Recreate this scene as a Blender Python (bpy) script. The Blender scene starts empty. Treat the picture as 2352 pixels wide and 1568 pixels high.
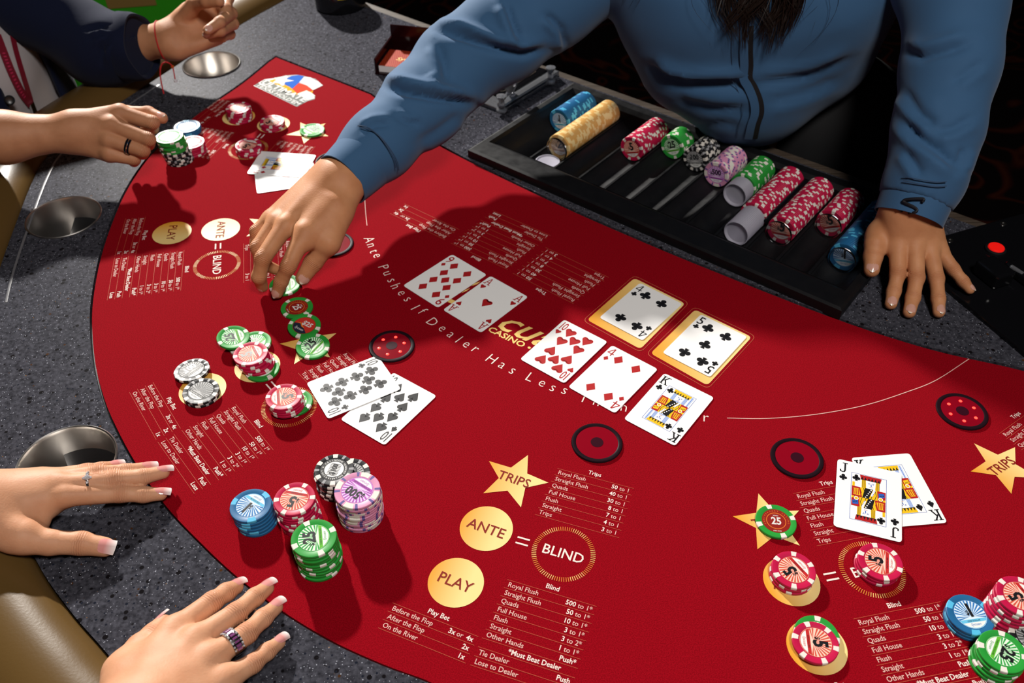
import bpy, bmesh, math, random
import numpy as np
from mathutils import Vector, Matrix
random.seed(7)
SC = bpy.context.scene
COL = SC.collection
PI = math.pi

# ---------------------------------------------------------------- camera
# world: felt surface is z = 0, camera stands over the origin; floor at z = -0.92
FPX, PITCH, CAMH = 2045.14, 0.754005, 0.734255
W0, H0 = 2352, 1568
cam_d = bpy.data.cameras.new('camera')
cam_d.sensor_width = 36.0
cam_d.lens = FPX / W0 * 36.0
cam_d.clip_start = 0.02
cam_d.dof.use_dof = True
cam_d.dof.focus_distance = 0.92
cam_d.dof.aperture_fstop = 8.0
cam = bpy.data.objects.new('camera', cam_d)
COL.objects.link(cam)
cam.location = (0, 0, CAMH)
cam.rotation_euler = (PI / 2 - PITCH, 0, 0)
SC.camera = cam

# ---------------------------------------------------------------- light
world = bpy.data.worlds.new('world'); SC.world = world
world.use_nodes = True
bg = world.node_tree.nodes['Background']
bg.inputs[0].default_value = (0.55, 0.6, 0.7, 1)
bg.inputs[1].default_value = 0.035
LDIR = Vector((-0.36, 0.80, 0.48)).normalized()

def spot(name, loc, target, energy, size, blend, radius, color=(1, 1, 1)):
    l = bpy.data.lights.new(name, 'SPOT'); l.energy = energy; l.spot_size = size; l.spot_blend = blend
    l.shadow_soft_size = radius; l.color = color
    o = bpy.data.objects.new(name, l); COL.objects.link(o); o.location = loc
    o.rotation_euler = (Vector(target) - Vector(loc)).to_track_quat('-Z', 'Y').to_euler()
    return o
KT = Vector((-0.30, 0.98, 0))
spot('stage_spotlight', KT + LDIR * 4.4, KT, 1700, math.radians(32), 0.95, 0.085, (1.0, 0.96, 0.90))

def area(name, loc, target, energy, size, color=(1, 1, 1)):
    l = bpy.data.lights.new(name, 'AREA'); l.energy = energy; l.shape = 'DISK'; l.size = size; l.color = color
    o = bpy.data.objects.new(name, l); COL.objects.link(o); o.location = loc
    o.rotation_euler = (Vector(target) - Vector(loc)).to_track_quat('-Z', 'Y').to_euler()
    return o
area('ceiling_downlight', (0.48, -0.30, 2.05), (0.05, 0.9, 0.0), 36, 0.5, (1.0, 0.95, 0.90))
vs = SC.view_settings
vs.view_transform = 'Standard'; vs.look = 'None'; vs.gamma = 1.0; vs.use_curve_mapping = False
vs.exposure = 0.08

# ---------------------------------------------------------------- pixel -> point at height z
_cp, _sp = math.cos(PITCH), math.sin(PITCH)
def U(px, py, z=0.0):
    a = (px - W0 / 2) / FPX; b = -(py - H0 / 2) / FPX
    v = Vector((a, _cp + b * _sp, -_sp + b * _cp))
    t = (z - CAMH) / v.z
    return Vector((v.x * t, v.y * t, z))
TA = math.radians(-38.4)                      # table axis: u along the dealer edge, v towards the dealer
def UV(u, v, z=0.0):
    c, s = math.cos(TA), math.sin(TA)
    return Vector((u * c - v * s, u * s + v * c, z))

# ---------------------------------------------------------------- materials
MATS = {}
def mat(name, col, rough=0.5, metal=0.0, spec=0.5, sheen=0.0, coat=0.0, emit=None, trans=0.0, ior=1.45, sss=0.0, alpha=1.0):
    if name in MATS: return MATS[name]
    m = bpy.data.materials.new(name); m.use_nodes = True
    b = m.node_tree.nodes['Principled BSDF']
    b.inputs['Base Color'].default_value = (*col, 1); b.inputs['Roughness'].default_value = rough
    b.inputs['Metallic'].default_value = metal; b.inputs['Specular IOR Level'].default_value = spec
    b.inputs['Sheen Weight'].default_value = sheen; b.inputs['Coat Weight'].default_value = coat
    b.inputs['Transmission Weight'].default_value = trans; b.inputs['IOR'].default_value = ior
    b.inputs['Alpha'].default_value = alpha
    if sss:
        b.inputs['Subsurface Weight'].default_value = sss; b.inputs['Subsurface Radius'].default_value = (0.009, 0.0035, 0.002)
        b.inputs['Subsurface Scale'].default_value = 0.6
    if emit:
        b.inputs['Emission Color'].default_value = (*emit[0], 1); b.inputs['Emission Strength'].default_value = emit[1]
    MATS[name] = m
    return m
def nd(m, t, **kw):
    n = m.node_tree.nodes.new(t)
    for k, v in kw.items():
        if k in n.inputs: n.inputs[k].default_value = v
        else: setattr(n, k, v)
    return n
def lk(m, a, ao, b, bi): m.node_tree.links.new(a.outputs[ao], b.inputs[bi])
def BS(m): return m.node_tree.nodes['Principled BSDF']
def ramp(m, stops):
    r = nd(m, 'ShaderNodeValToRGB'); e = r.color_ramp.elements
    while len(e) > 1: e.remove(e[-1])
    e[0].position = stops[0][0]; e[0].color = (*stops[0][1], 1)
    for p, c in stops[1:]:
        k = e.new(p); k.color = (*c, 1)
    return r
def bump(m, scale, strength, dist=0.001, detail=4, coord='Object', tex='ShaderNodeTexNoise'):
    tc = nd(m, 'ShaderNodeTexCoord'); n = nd(m, tex, Scale=scale)
    if tex == 'ShaderNodeTexNoise': n.inputs['Detail'].default_value = detail
    lk(m, tc, coord, n, 'Vector')
    bp = nd(m, 'ShaderNodeBump', Strength=strength, Distance=dist)
    lk(m, n, 0, bp, 'Height'); lk(m, bp, 'Normal', BS(m), 'Normal')
    return tc, n, bp
def colnoise(m, scale, c1, c2, lo=0.35, hi=0.65, detail=4, coord='Object'):
    tc = nd(m, 'ShaderNodeTexCoord'); n = nd(m, 'ShaderNodeTexNoise', Scale=scale); n.inputs['Detail'].default_value = detail
    lk(m, tc, coord, n, 'Vector'); r = ramp(m, [(lo, c1), (hi, c2)]); lk(m, n, 0, r, 0); lk(m, r, 0, BS(m), 'Base Color')
    return r

FELT = mat('red_felt', (0.24, 0.002, 0.010), 0.9, spec=0.03, sheen=0.04)
BS(FELT).inputs['Sheen Tint'].default_value = (1, 0.45, 0.4, 1); BS(FELT).inputs['Sheen Roughness'].default_value = 0.5
colnoise(FELT, 900, (0.185, 0.0006, 0.0045), (0.265, 0.0014, 0.0075), 0.4, 0.6, 2); bump(FELT, 1500, 0.5, 0.0006, 2)
# speckled solid surface of the rail
STONE = mat('speckled_stone', (0.03, 0.03, 0.035), 0.42, spec=0.012)
def _stone():
    m = STONE; tc = nd(m, 'ShaderNodeTexCoord')
    base = nd(m, 'ShaderNodeTexNoise', Scale=260.0); base.inputs['Detail'].default_value = 5
    lk(m, tc, 'Object', base, 'Vector')
    r0 = ramp(m, [(0.3, (0.017, 0.017, 0.022)), (0.7, (0.06, 0.06, 0.075))]); lk(m, base, 0, r0, 0)
    prev = r0
    for sc, lo, hi, col, seed in ((105, 0.25, 0.32, (0.006, 0.005, 0.006), 0.0), (170, 0.20, 0.27, (0.010, 0.012, 0.02), 3.1),
                                  (80, 0.12, 0.17, (0.05, 0.02, 0.006), 7.7), (360, 0.17, 0.26, (0.30, 0.31, 0.36), 1.7),
                                  (230, 0.09, 0.14, (0.30, 0.32, 0.38), 9.2), (130, 0.06, 0.09, (0.30, 0.13, 0.02), 5.3)):
        mp = nd(m, 'ShaderNodeMapping'); mp.inputs['Location'].default_value = (seed, seed * 2.3, 0.37 * seed)
        lk(m, tc, 'Object', mp, 'Vector')
        v = nd(m, 'ShaderNodeTexVoronoi', Scale=float(sc)); lk(m, mp, 0, v, 'Vector')
        wn = nd(m, 'ShaderNodeSeparateColor'); lk(m, v, 'Color', wn, 0)
        # only some cells carry a fleck: size modulated by the cell's random colour
        mul = nd(m, 'ShaderNodeMath', operation='MULTIPLY_ADD'); lk(m, wn, 0, mul, 0); mul.inputs[1].default_value = 0.22; mul.inputs[2].default_value = 0.0
        add = nd(m, 'ShaderNodeMath', operation='ADD'); lk(m, v, 'Distance', add, 0); lk(m, mul, 0, add, 1)
        rr = ramp(m, [(lo, (1, 1, 1)), (hi, (0, 0, 0))]); lk(m, add, 0, rr, 0)
        mx = nd(m, 'ShaderNodeMix', data_type='RGBA'); mx.inputs[7].default_value = (*col, 1)
        lk(m, rr, 0, mx, 0); m.node_tree.links.new(prev.outputs[0 if prev is r0 else 2], mx.inputs[6]); prev = mx
    m.node_tree.links.new(prev.outputs[2], BS(m).inputs['Base Color'])
_stone()
LEATHER = mat('bronze_leather', (0.100, 0.056, 0.016), 0.33, spec=0.30)
bump(LEATHER, 380, 0.10, 0.0008, 6)
STEEL = mat('brushed_steel', (0.66, 0.63, 0.60), 0.3, metal=1.0)
CHROME = mat('polished_chrome', (0.8, 0.8, 0.8), 0.08, metal=1.0)
BLACKP = mat('black_plastic', (0.008, 0.008, 0.009), 0.32, spec=0.5); bump(BLACKP, 300, 0.08, 0.001)
BLACKG = mat('black_gloss', (0.004, 0.004, 0.005), 0.12, spec=0.5)
TRAYM = mat('tray_plastic', (0.005, 0.005, 0.006), 0.45, spec=0.22)
def _tray():
    m = TRAYM; tc = nd(m, 'ShaderNodeTexCoord'); n = nd(m, 'ShaderNodeTexNoise', Scale=55.0); n.inputs['Detail'].default_value = 9
    lk(m, tc, 'Object', n, 'Vector'); r = ramp(m, [(0.35, (0.40, 0.40, 0.40)), (0.75, (0.58, 0.58, 0.58))]); lk(m, n, 0, r, 0); lk(m, r, 0, BS(m), 'Roughness')
_tray()
CLEAR = mat('clear_acrylic', (0.55, 0.56, 0.60), 0.08, trans=0.82, ior=1.49)
GLASSD = mat('clear_disc_plastic', (0.95, 0.96, 1.0), 0.04, trans=1.0, ior=1.45)
SPACER = mat('frosted_spacer', (0.62, 0.60, 0.70), 0.3, trans=0.55, ior=1.4)
GOLD = mat('gold_print', (0.70, 0.42, 0.09), 0.5, spec=0.3)
GOLDL = mat('pale_gold_print', (0.78, 0.52, 0.16), 0.5, spec=0.3)
WHITEP = mat('white_print', (0.80, 0.64, 0.58), 0.7, spec=0.2)
PINKP = mat('fine_white_print', (0.70, 0.42, 0.37), 0.7, spec=0.2)
LINEP = mat('fine_line_print', (0.45, 0.085, 0.04), 0.7, spec=0.2)
ORANGEP = mat('orange_print', (0.62, 0.22, 0.03), 0.6, spec=0.2)
REDTXT = mat('dark_red_print', (0.20, 0.010, 0.006), 0.7, spec=0.2)
CARDW = mat('card_white', (0.80, 0.79, 0.78), 0.35, spec=0.4)
INKK = mat('card_black_ink', (0.010, 0.010, 0.012), 0.35); INKR = mat('card_red_ink', (0.38, 0.012, 0.014), 0.4)
INKY = mat('card_yellow_ink', (0.75, 0.45, 0.01), 0.4); INKB = mat('card_blue_ink', (0.02, 0.09, 0.40), 0.4); INKP = mat('card_pale_blue', (0.45, 0.55, 0.78), 0.4)

# gold print shows a soft diagonal gradient in its own ink (orange to pale) on every gold shape
def goldgrad(m, a, b):
    tc = nd(m, 'ShaderNodeTexCoord'); s = nd(m, 'ShaderNodeSeparateXYZ'); lk(m, tc, 'Generated', s, 0)
    r = ramp(m, [(0.05, a), (0.75, b)]); lk(m, s, 0, r, 0); lk(m, r, 0, BS(m), 'Base Color')
goldgrad(GOLD, (0.68, 0.30, 0.025), (0.82, 0.60, 0.24))

# ---------------------------------------------------------------- object helpers
def props(o, label=None, cat=None, group=None, kind=None):
    if label: o['label'] = label
    if cat: o['category'] = cat
    if group: o['group'] = group
    if kind: o['kind'] = kind
    return o
def empty(name, loc=(0, 0, 0), label=None, cat=None, group=None, kind=None):
    o = bpy.data.objects.new(name, None); COL.objects.link(o); o.location = loc
    o.empty_display_size = 0.02
    return props(o, label, cat, group, kind)
def link(name, me, parent=None, loc=None, rot=None, M=None):
    o = bpy.data.objects.new(name, me); COL.objects.link(o)
    if parent: o.parent = parent
    if M is not None: o.matrix_local = M
    if loc is not None: o.location = loc
    if rot is not None: o.rotation_euler = rot
    return o
class MB:
    def __init__(s): s.v = []; s.f = []; s.m = []
    def add(s, verts, faces, mi=0, M=None):
        b = len(s.v)
        if M is not None: verts = [M @ Vector(p) for p in verts]
        s.v += [tuple(p) for p in verts]; s.f += [tuple(i + b for i in f) for f in faces]; s.m += [mi] * len(faces)
        return s
    def poly(s, pts, z=0.0, mi=0, M=None):
        return s.add([(p[0], p[1], z) for p in pts], [tuple(range(len(pts)))], mi, M)
    def rect(s, x0, y0, x1, y1, z=0.0, mi=0, M=None):
        return s.poly([(x0, y0), (x1, y0), (x1, y1), (x0, y1)], z, mi, M)
    def box(s, x0, y0, z0, x1, y1, z1, mi=0, M=None):
        v = [(x0, y0, z0), (x1, y0, z0), (x1, y1, z0), (x0, y1, z0), (x0, y0, z1), (x1, y0, z1), (x1, y1, z1), (x0, y1, z1)]
        return s.add(v, [(0, 3, 2, 1), (4, 5, 6, 7), (0, 1, 5, 4), (1, 2, 6, 5), (2, 3, 7, 6), (3, 0, 4, 7)], mi, M)
    def lathe(s, prof, seg=48, mi=0, M=None, cap0=True, cap1=True):
        n = len(prof); v = []; f = []
        for i in range(seg):
            a = 2 * PI * i / seg
            for r, z in prof: v.append((r * math.cos(a), r * math.sin(a), z))
        for i in range(seg):
            j = (i + 1) % seg
            for k in range(n - 1): f.append((i * n + k, j * n + k, j * n + k + 1, i * n + k + 1))
        if cap0: f.append(tuple(i * n for i in range(seg))[::-1])
        if cap1: f.append(tuple(i * n + n - 1 for i in range(seg)))
        return s.add(v, f, mi, M)
    def tube(s, pts, r, seg=8, mi=0, closed=False, M=None):
        pts = [Vector(p) for p in pts]; n = len(pts); v = []; f = []
        rr = r if isinstance(r, (list, tuple)) else [r] * n
        up = Vector((0, 0, 1))
        for i, p in enumerate(pts):
            a = pts[(i - 1) % n] if (closed or i > 0) else p; b = pts[(i + 1) % n] if (closed or i < n - 1) else p
            t = (b - a).normalized(); x = t.cross(up)
            if x.length < 1e-3: x = t.cross(Vector((1, 0, 0)))
            x.normalize(); y = x.cross(t)
            for k in range(seg):
                an = 2 * PI * k / seg; v.append(p + (x * math.cos(an) + y * math.sin(an)) * rr[i])
        m = n if closed else n - 1
        for i in range(m):
            j = (i + 1) % n
            for k in range(seg): f.append((i * seg + k, i * seg + (k + 1) % seg, j * seg + (k + 1) % seg, j * seg + k))
        if not closed:
            f.append(tuple(range(seg))[::-1]); f.append(tuple((n - 1) * seg + k for k in range(seg)))
        return s.add(v, f, mi, M)
    def mesh(s, name, mats, smooth=False):
        me = bpy.data.meshes.new(name); me.from_pydata(s.v, [], s.f)
        for m in mats: me.materials.append(m)
        me.polygons.foreach_set('material_index', s.m)
        if smooth: me.polygons.foreach_set('use_smooth', [True] * len(me.polygons))
        me.update()
        if smooth:
            try: me.set_sharp_from_angle(angle=math.radians(40))
            except Exception: pass
        return me
    def obj(s, name, mats, parent=None, smooth=False, **kw):
        if not isinstance(mats, (list, tuple)): mats = [mats]
        return link(name, s.mesh(name, mats, smooth), parent, **kw)

# 2D text as polygons (built-in font)
_tc = {}
def text2d(body, size=1.0, bold=0.0, xs=1.0, shear=0.0, align='LEFT', sp=1.0):
    key = (body, size, bold, xs, shear, align, sp)
    if key in _tc: return _tc[key]
    c = bpy.data.curves.new('tmp_text', 'FONT'); c.body = body; c.size = size; c.offset = bold * size; c.shear = shear
    c.align_x = align; c.resolution_u = 2; c.space_character = sp
    o = bpy.data.objects.new('tmp_text', c)
    me = o.to_mesh()
    v = [(p.co.x * xs, p.co.y) for p in me.vertices]; f = [tuple(p.vertices) for p in me.polygons]
    o.to_mesh_clear(); bpy.data.objects.remove(o); bpy.data.curves.remove(c)
    _tc[key] = (v, f)
    return v, f
def put_text(mb, body, x, y, size, mi=0, bold=0.0, xs=1.0, shear=0.0, align='LEFT', rot=0.0, z=0.0, sp=1.0, center=False):
    v, f = text2d(body, size, bold, xs, shear, align, sp)
    if not v: return
    if center:
        cx = (min(p[0] for p in v) + max(p[0] for p in v)) / 2; cy = (min(p[1] for p in v) + max(p[1] for p in v)) / 2
    else: cx = cy = 0
    c, s = math.cos(rot), math.sin(rot)
    mb.add([(x + (p[0] - cx) * c - (p[1] - cy) * s, y + (p[0] - cx) * s + (p[1] - cy) * c, z) for p in v], f, mi)

def catmull(pts, n=8, closed=False):
    pts = [Vector(p) for p in pts]; out = []; N = len(pts)
    rng = range(N if closed else N - 1)
    for i in rng:
        p0 = pts[(i - 1) % N] if (closed or i > 0) else pts[0] * 2 - pts[1]
        p1 = pts[i]; p2 = pts[(i + 1) % N]
        p3 = pts[(i + 2) % N] if (closed or i + 2 < N) else p2 * 2 - p1
        for k in range(n):
            t = k / n
            out.append(0.5 * ((2 * p1) + (p2 - p0) * t + (2 * p0 - 5 * p1 + 4 * p2 - p3) * t * t + (3 * p1 - p0 - 3 * p2 + p3) * t ** 3))
    if not closed: out.append(pts[-1])
    return out
def slab(name, outer, holes, z0, z1, m, parent=None, bevel=0.0):
    """flat plate with holes: filled 2D curve, extruded"""
    c = bpy.data.curves.new('tmp_slab', 'CURVE'); c.dimensions = '2D'; c.fill_mode = 'BOTH'
    for loop in [outer] + list(holes):
        s = c.splines.new('POLY'); s.points.add(len(loop) - 1); s.use_cyclic_u = True
        for i, p in enumerate(loop): s.points[i].co = (p[0], p[1], 0, 1)
    c.extrude = (z1 - z0) / 2 - bevel; c.bevel_depth = bevel; c.bevel_resolution = 2
    if bevel: c.offset = -bevel
    o = bpy.data.objects.new('tmp_slab', c)
    me = bpy.data.meshes.new_from_object(o); bpy.data.objects.remove(o); bpy.data.curves.remove(c)
    me.name = name
    for v in me.vertices: v.co.z += (z0 + z1) / 2
    me.materials.clear(); me.materials.append(m)
    for p in me.polygons: p.material_index = 0
    return link(name, me, parent)
def circle(cx, cy, r, n=48): return [(cx + r * math.cos(2 * PI * i / n), cy + r * math.sin(2 * PI * i / n)) for i in range(n)]
# ================================================================ room
FLOOR_Z = -0.92
CARPET = mat('casino_carpet', (0.01, 0.003, 0.003), 0.95, spec=0.1)
def _carpet():
    m = CARPET; tc = nd(m, 'ShaderNodeTexCoord'); n = nd(m, 'ShaderNodeTexNoise', Scale=2.2); n.inputs['Detail'].default_value = 1.5
    n.inputs['Distortion'].default_value = 1.2
    lk(m, tc, 'Object', n, 'Vector')
    mu = nd(m, 'ShaderNodeMath', operation='MULTIPLY'); mu.inputs[1].default_value = 46.0; lk(m, n, 0, mu, 0)
    si = nd(m, 'ShaderNodeMath', operation='SINE'); lk(m, mu, 0, si, 0)
    r = ramp(m, [(0.55, (0.004, 0.002, 0.002)), (0.9, (0.035, 0.004, 0.002)), (1.0, (0.05, 0.010, 0.003))]); lk(m, si, 0, r, 0); lk(m, r, 0, BS(m), 'Base Color')
_carpet()
WALLM = mat('dark_wood_panel', (0.012, 0.007, 0.004), 0.5)
def _wall():
    m = WALLM; tc = nd(m, 'ShaderNodeTexCoord'); mp = nd(m, 'ShaderNodeMapping'); mp.inputs['Scale'].default_value = (18, 18, 0.6)
    lk(m, tc, 'Object', mp, 0); n = nd(m, 'ShaderNodeTexNoise', Scale=2.0); n.inputs['Detail'].default_value = 6; lk(m, mp, 0, n, 'Vector')
    r = ramp(m, [(0.3, (0.004, 0.0025, 0.002)), (0.75, (0.03, 0.016, 0.009))]); lk(m, n, 0, r, 0); lk(m, r, 0, BS(m), 'Base Color')
_wall()
CEILM = mat('dark_ceiling', (0.02, 0.018, 0.017), 0.9)
def room_box(name, x0, y0, z0, x1, y1, z1, m):
    o = MB().box(x0, y0, z0, x1, y1, z1).obj(name, m); o['kind'] = 'structure'; return o
room_box('floor', -4, -3, FLOOR_Z - 0.05, 4.2, 6, FLOOR_Z, CARPET)
room_box('wall_back', -4, 6, FLOOR_Z, 4.2, 6.1, 2.6, WALLM)
room_box('wall_left', -4.1, -3, FLOOR_Z, -4, 6.1, 2.6, WALLM)
room_box('wall_right', 4.2, -3, FLOOR_Z, 4.3, 6.1, 2.6, WALLM)
room_box('ceiling', -4.1, -3, 2.6, 4.3, 6.1, 2.7, CEILM)

# ================================================================ gaming table
table = empty('gaming_table', UV(-0.5, 0.7, FLOOR_Z), 'half-round casino card table with red felt, speckled stone rail and padded armrest', 'gaming table')
TI = Matrix.Translation(-table.location)
def tpart(o):
    o.parent = table; o.matrix_parent_inverse = TI.copy(); return o
U0 = -0.5
def to_uv(p):
    c, s = math.cos(TA), math.sin(TA); return (p[0] * c + p[1] * s, -p[0] * s + p[1] * c)
_edge = [(632, 131), (560, 190), (480, 245), (400, 305), (340, 365), (290, 440), (255, 520), (230, 600), (214, 690), (212, 760), (220, 840), (238, 910), (262, 970), (310, 1060), (380, 1160), (460, 1245)]
L = [to_uv(U(*p)) for p in _edge]
mid = [to_uv(U(*p)) for p in [(540, 1320), (640, 1397), (760, 1470), (880, 1525), (980, 1562)]]
Rr = [(2 * U0 - u, v) for u, v in reversed(L) if u < -0.74]
outer_uv = [tuple(p) for p in catmull([(p[0], p[1], 0) for p in L + mid + Rr], 5)]
inner_uv = [(0.295, 0.939), (0.06, 0.9455), (0.0117, 0.9430), (-0.089, 0.911), (-0.2074, 0.8924), (-0.386, 0.8818), (-0.5, 0.879), (-0.598, 0.879), (-0.75, 0.885), (-0.878, 0.897), (-0.965, 0.922), (-1.0586, 0.9454), (-1.295, 0.939)]
inner_c = [inner_uv[0]] + [tuple(p) for p in catmull([(p[0], p[1], 0) for p in inner_uv[1:-1]], 5)] + [inner_uv[-1]]
felt_uv = [(p[0], p[1]) for p in outer_uv] + [(p[0], p[1]) for p in inner_c[1:-1]]
felt_xy = [UV(*p)[:2] for p in felt_uv]
cxy = UV(-0.5, 0.62)
def grow(loop, d):
    n = len(loop); out = []
    area2 = sum(loop[i][0] * loop[(i + 1) % n][1] - loop[(i + 1) % n][0] * loop[i][1] for i in range(n))
    sg = 1 if area2 > 0 else -1
    for i in range(n):
        a = Vector((loop[i - 1][0], loop[i - 1][1])); b = Vector((loop[(i + 1) % n][0], loop[(i + 1) % n][1])); t = (b - a).normalized()
        out.append((loop[i][0] + sg * t.y * d, loop[i][1] - sg * t.x * d))
    return out
felt_o = slab('felt_layout', felt_xy, [], -0.006, 0.0, FELT); tpart(felt_o); felt_o['label'] = 'deep red felt layout printed in gold and white'

rl = [(-0.4935, 0.0785), (-0.530, 0.0795), (-0.5807, 0.082), (-0.647, 0.0905), (-0.76, 0.117), (-0.90, 0.171), (-1.04, 0.256), (-1.1696, 0.3617), (-1.2968, 0.4804), (-1.3388, 0.5671), (-1.367, 0.667), (-1.4167, 0.8473), (-1.4536, 0.9954), (-1.472, 1.0993), (-1.488, 1.196)]
rr_ = [(2 * U0 - u, v) for u, v in rl if u < -0.53]
rim_uv = [tuple(p)[:2] for p in catmull([(p[0], p[1], 0) for p in list(reversed(rl)) + rr_], 5)]
CUPS = [U(486.5, 152), U(147, 504), U(154, 1066)]
CUPS = [Vector((-0.539, 1.505, 0)), Vector((-0.632, 1.035, 0)), Vector((-0.467, 0.594, 0))]
CUPS_ALL = list(CUPS)
TRAY_U0, TRAY_U1, TRAY_V0, TRAY_V1 = -0.795, -0.193, 0.894, 1.172
tray_hole = [UV(u, v)[:2] for u, v in [(TRAY_U0 + .012, TRAY_V0 + .012), (TRAY_U1 - .012, TRAY_V0 + .012), (TRAY_U1 - .012, TRAY_V1 - .012), (TRAY_U0 + .012, TRAY_V1 - .012)]]
rim_xy = [UV(*p)[:2] for p in rim_uv]
rail = slab('stone_rail', rim_xy, [grow(felt_xy, 0.0022), tray_hole] + [circle(c.x, c.y, 0.0498) for c in CUPS_ALL], -0.03, 0.0018, STONE); tpart(rail)
rail['label'] = 'speckled dark grey solid-surface table rail'
deck_b = slab('underlay_board', grow(felt_xy, 0.004), [], -0.016, -0.0062, BLACKP); tpart(deck_b)
# pale strip imitating the highlight along the rail's bevel beside the armrest
HLIGHT = mat('rail_highlight', (0.12, 0.12, 0.13), 0.3, spec=0.4)
def sweep(path, prof, m, name, smooth=True):
    """path: list of (x,y) ; prof: list of (outward offset, z)"""
    n = len(path); k = len(prof); v = []; f = []
    for i in range(n):
        a = Vector(path[max(i - 1, 0)]); b = Vector(path[min(i + 1, n - 1)]); t = (b - a).normalized(); nx, ny = t.y, -t.x
        for o, z in prof: v.append((path[i][0] + nx * o, path[i][1] + ny * o, z))
    for i in range(n - 1):
        for j in range(k): f.append((i * k + j, (i + 1) * k + j, (i + 1) * k + (j + 1) % k, i * k + (j + 1) % k))
    f.append(tuple(range(k))); f.append(tuple((n - 1) * k + j for j in range(k))[::-1])
    return MB().add(v, f).obj(name, m, smooth=smooth)
path = [Vector(p) for p in rim_xy]
# orient so that outward normal points away from the table centre
t0 = (path[3] - path[0]); nrm = Vector((t0.y, -t0.x))
if nrm.dot(path[1] - Vector((cxy.x, cxy.y))) < 0: path = path[::-1]
arm_prof = [(0.0006, -0.03), (0.0006, -0.004), (0.003, 0.004), (0.010, 0.011), (0.022, 0.0185), (0.040, 0.023), (0.060, 0.0225), (0.082, 0.016), (0.100, 0.002), (0.111, -0.02), (0.112, -0.045), (0.102, -0.07), (0.08, -0.088), (0.04, -0.095), (0.0006, -0.09)]
arm = sweep(path, arm_prof, LEATHER, 'padded_armrest'); tpart(arm); arm['label'] = 'bronze leather padded armrest around the table'
hl_strip = sweep([p for p in path if to_uv(p)[0] < -1.02 and to_uv(p)[1] < 0.75], [(-0.0205, 0.0019), (-0.0205, 0.0022), (-0.019, 0.0024), (-0.0175, 0.0022), (-0.0175, 0.0019)], HLIGHT, 'rail_highlight_strip'); tpart(hl_strip)
# wooden dealer edge
WOOD = mat('grey_wood_edge', (0.10, 0.075, 0.055), 0.45)
def _wood():
    m = WOOD; tc = nd(m, 'ShaderNodeTexCoord'); mp = nd(m, 'ShaderNodeMapping'); mp.inputs['Rotation'].default_value = (0, 0, -TA); mp.inputs['Scale'].default_value = (4, 160, 160)
    lk(m, tc, 'Object', mp, 0); n = nd(m, 'ShaderNodeTexNoise', Scale=3.0); n.inputs['Detail'].default_value = 5; lk(m, mp, 0, n, 'Vector')
    r = ramp(m, [(0.3, (0.028, 0.019, 0.013)), (0.7, (0.10, 0.076, 0.058))]); lk(m, n, 0, r, 0); lk(m, r, 0, BS(m), 'Base Color')
_wood()
RM = Matrix.Rotation(TA, 4, 'Z')
tpart(MB().box(-1.485, 1.196, -0.055, 0.485, 1.214, 0.0005, 0, RM).obj('dealer_edge_strip', WOOD))
tpart(slab('apron', grow(rim_xy, -0.06), [tray_hole], -0.22, -0.031, BLACKP))
for uu in (-0.95, -0.05):
    c = UV(uu, 0.75)
    tpart(MB().lathe([(0.24, FLOOR_Z), (0.24, FLOOR_Z + .03), (0.09, FLOOR_Z + .06), (0.08, -0.22)], 40, 0, Matrix.Translation((c.x, c.y, 0))).obj('pedestal', BLACKP, smooth=True))

# cup holders
cup_me = MB().lathe([(0.0496, -0.074), (0.0496, 0.0012), (0.0512, 0.0022), (0.0512, 0.0036), (0.0502, 0.0044), (0.0488, 0.0036), (0.0478, 0.0005), (0.0472, -0.066), (0.044, -0.0715), (0.0005, -0.072)], 64, cap0=True, cap1=True).mesh('cup_holder', [STEEL], True)
CUPL = ['stainless steel cup holder in the rail under the wrist with the red string bracelet', 'stainless steel cup holder beside the play and ante circles reading PLAY', 'stainless steel cup holder in the rail behind the hand with the diamond ring']
for c, lab in zip(CUPS, CUPL):
    o = link('cup_holder', cup_me, loc=(c.x, c.y, 0)); props(o, lab, 'cup holder', 'cup holders in the rail')

# ---------------------------------------------------------------- printed layout
ZP = 0.00025
def part_of_felt(me, name, x, y, a, z=0.0):
    o = link(name, me, felt_o, M=Matrix.Translation((x, y, z)) @ Matrix.Rotation(a, 4, 'Z')); return o
mm = 0.001
def star_pts(r, r2, a0=PI / 2):
    return [((r if k % 2 == 0 else r2) * math.cos(a0 + k * PI / 5), (r if k % 2 == 0 else r2) * math.sin(a0 + k * PI / 5)) for k in range(10)]
# the five arms end unevenly in the photo frame: first point at 65 + 18.7 deg in the seat's own frame
mb = MB(); sp_ = star_pts(0.0358, 0.0158, math.radians(84))
mb.add([(0, 0, ZP)] + [(p[0], p[1], ZP) for p in sp_], [(0, k + 1, (k + 1) % 10 + 1) for k in range(10)], 0)
put_text(mb, 'TRIPS', 0, 0.0005, 0.0158, 1, 0.008, 0.92, center=True, z=ZP * 2, rot=-0.07)
STAR_ME = mb.mesh('trips_star', [GOLD, REDTXT])
mb = MB().poly(circle(0, 0, 0.0262, 64), ZP); put_text(mb, 'ANTE', 0, 0, 0.0162, 1, 0.006, 0.95, center=True, z=ZP * 2, rot=-0.06); ANTE_ME = mb.mesh('ante_circle', [GOLD, REDTXT])
mb = MB().poly(circle(0, 0, 0.0263, 64), ZP); put_text(mb, 'PLAY', 0, 0, 0.0162, 1, 0.006, 0.95, center=True, z=ZP * 2, rot=-0.08); PLAY_ME = mb.mesh('play_circle', [GOLD, REDTXT])
mb = MB()
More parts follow.
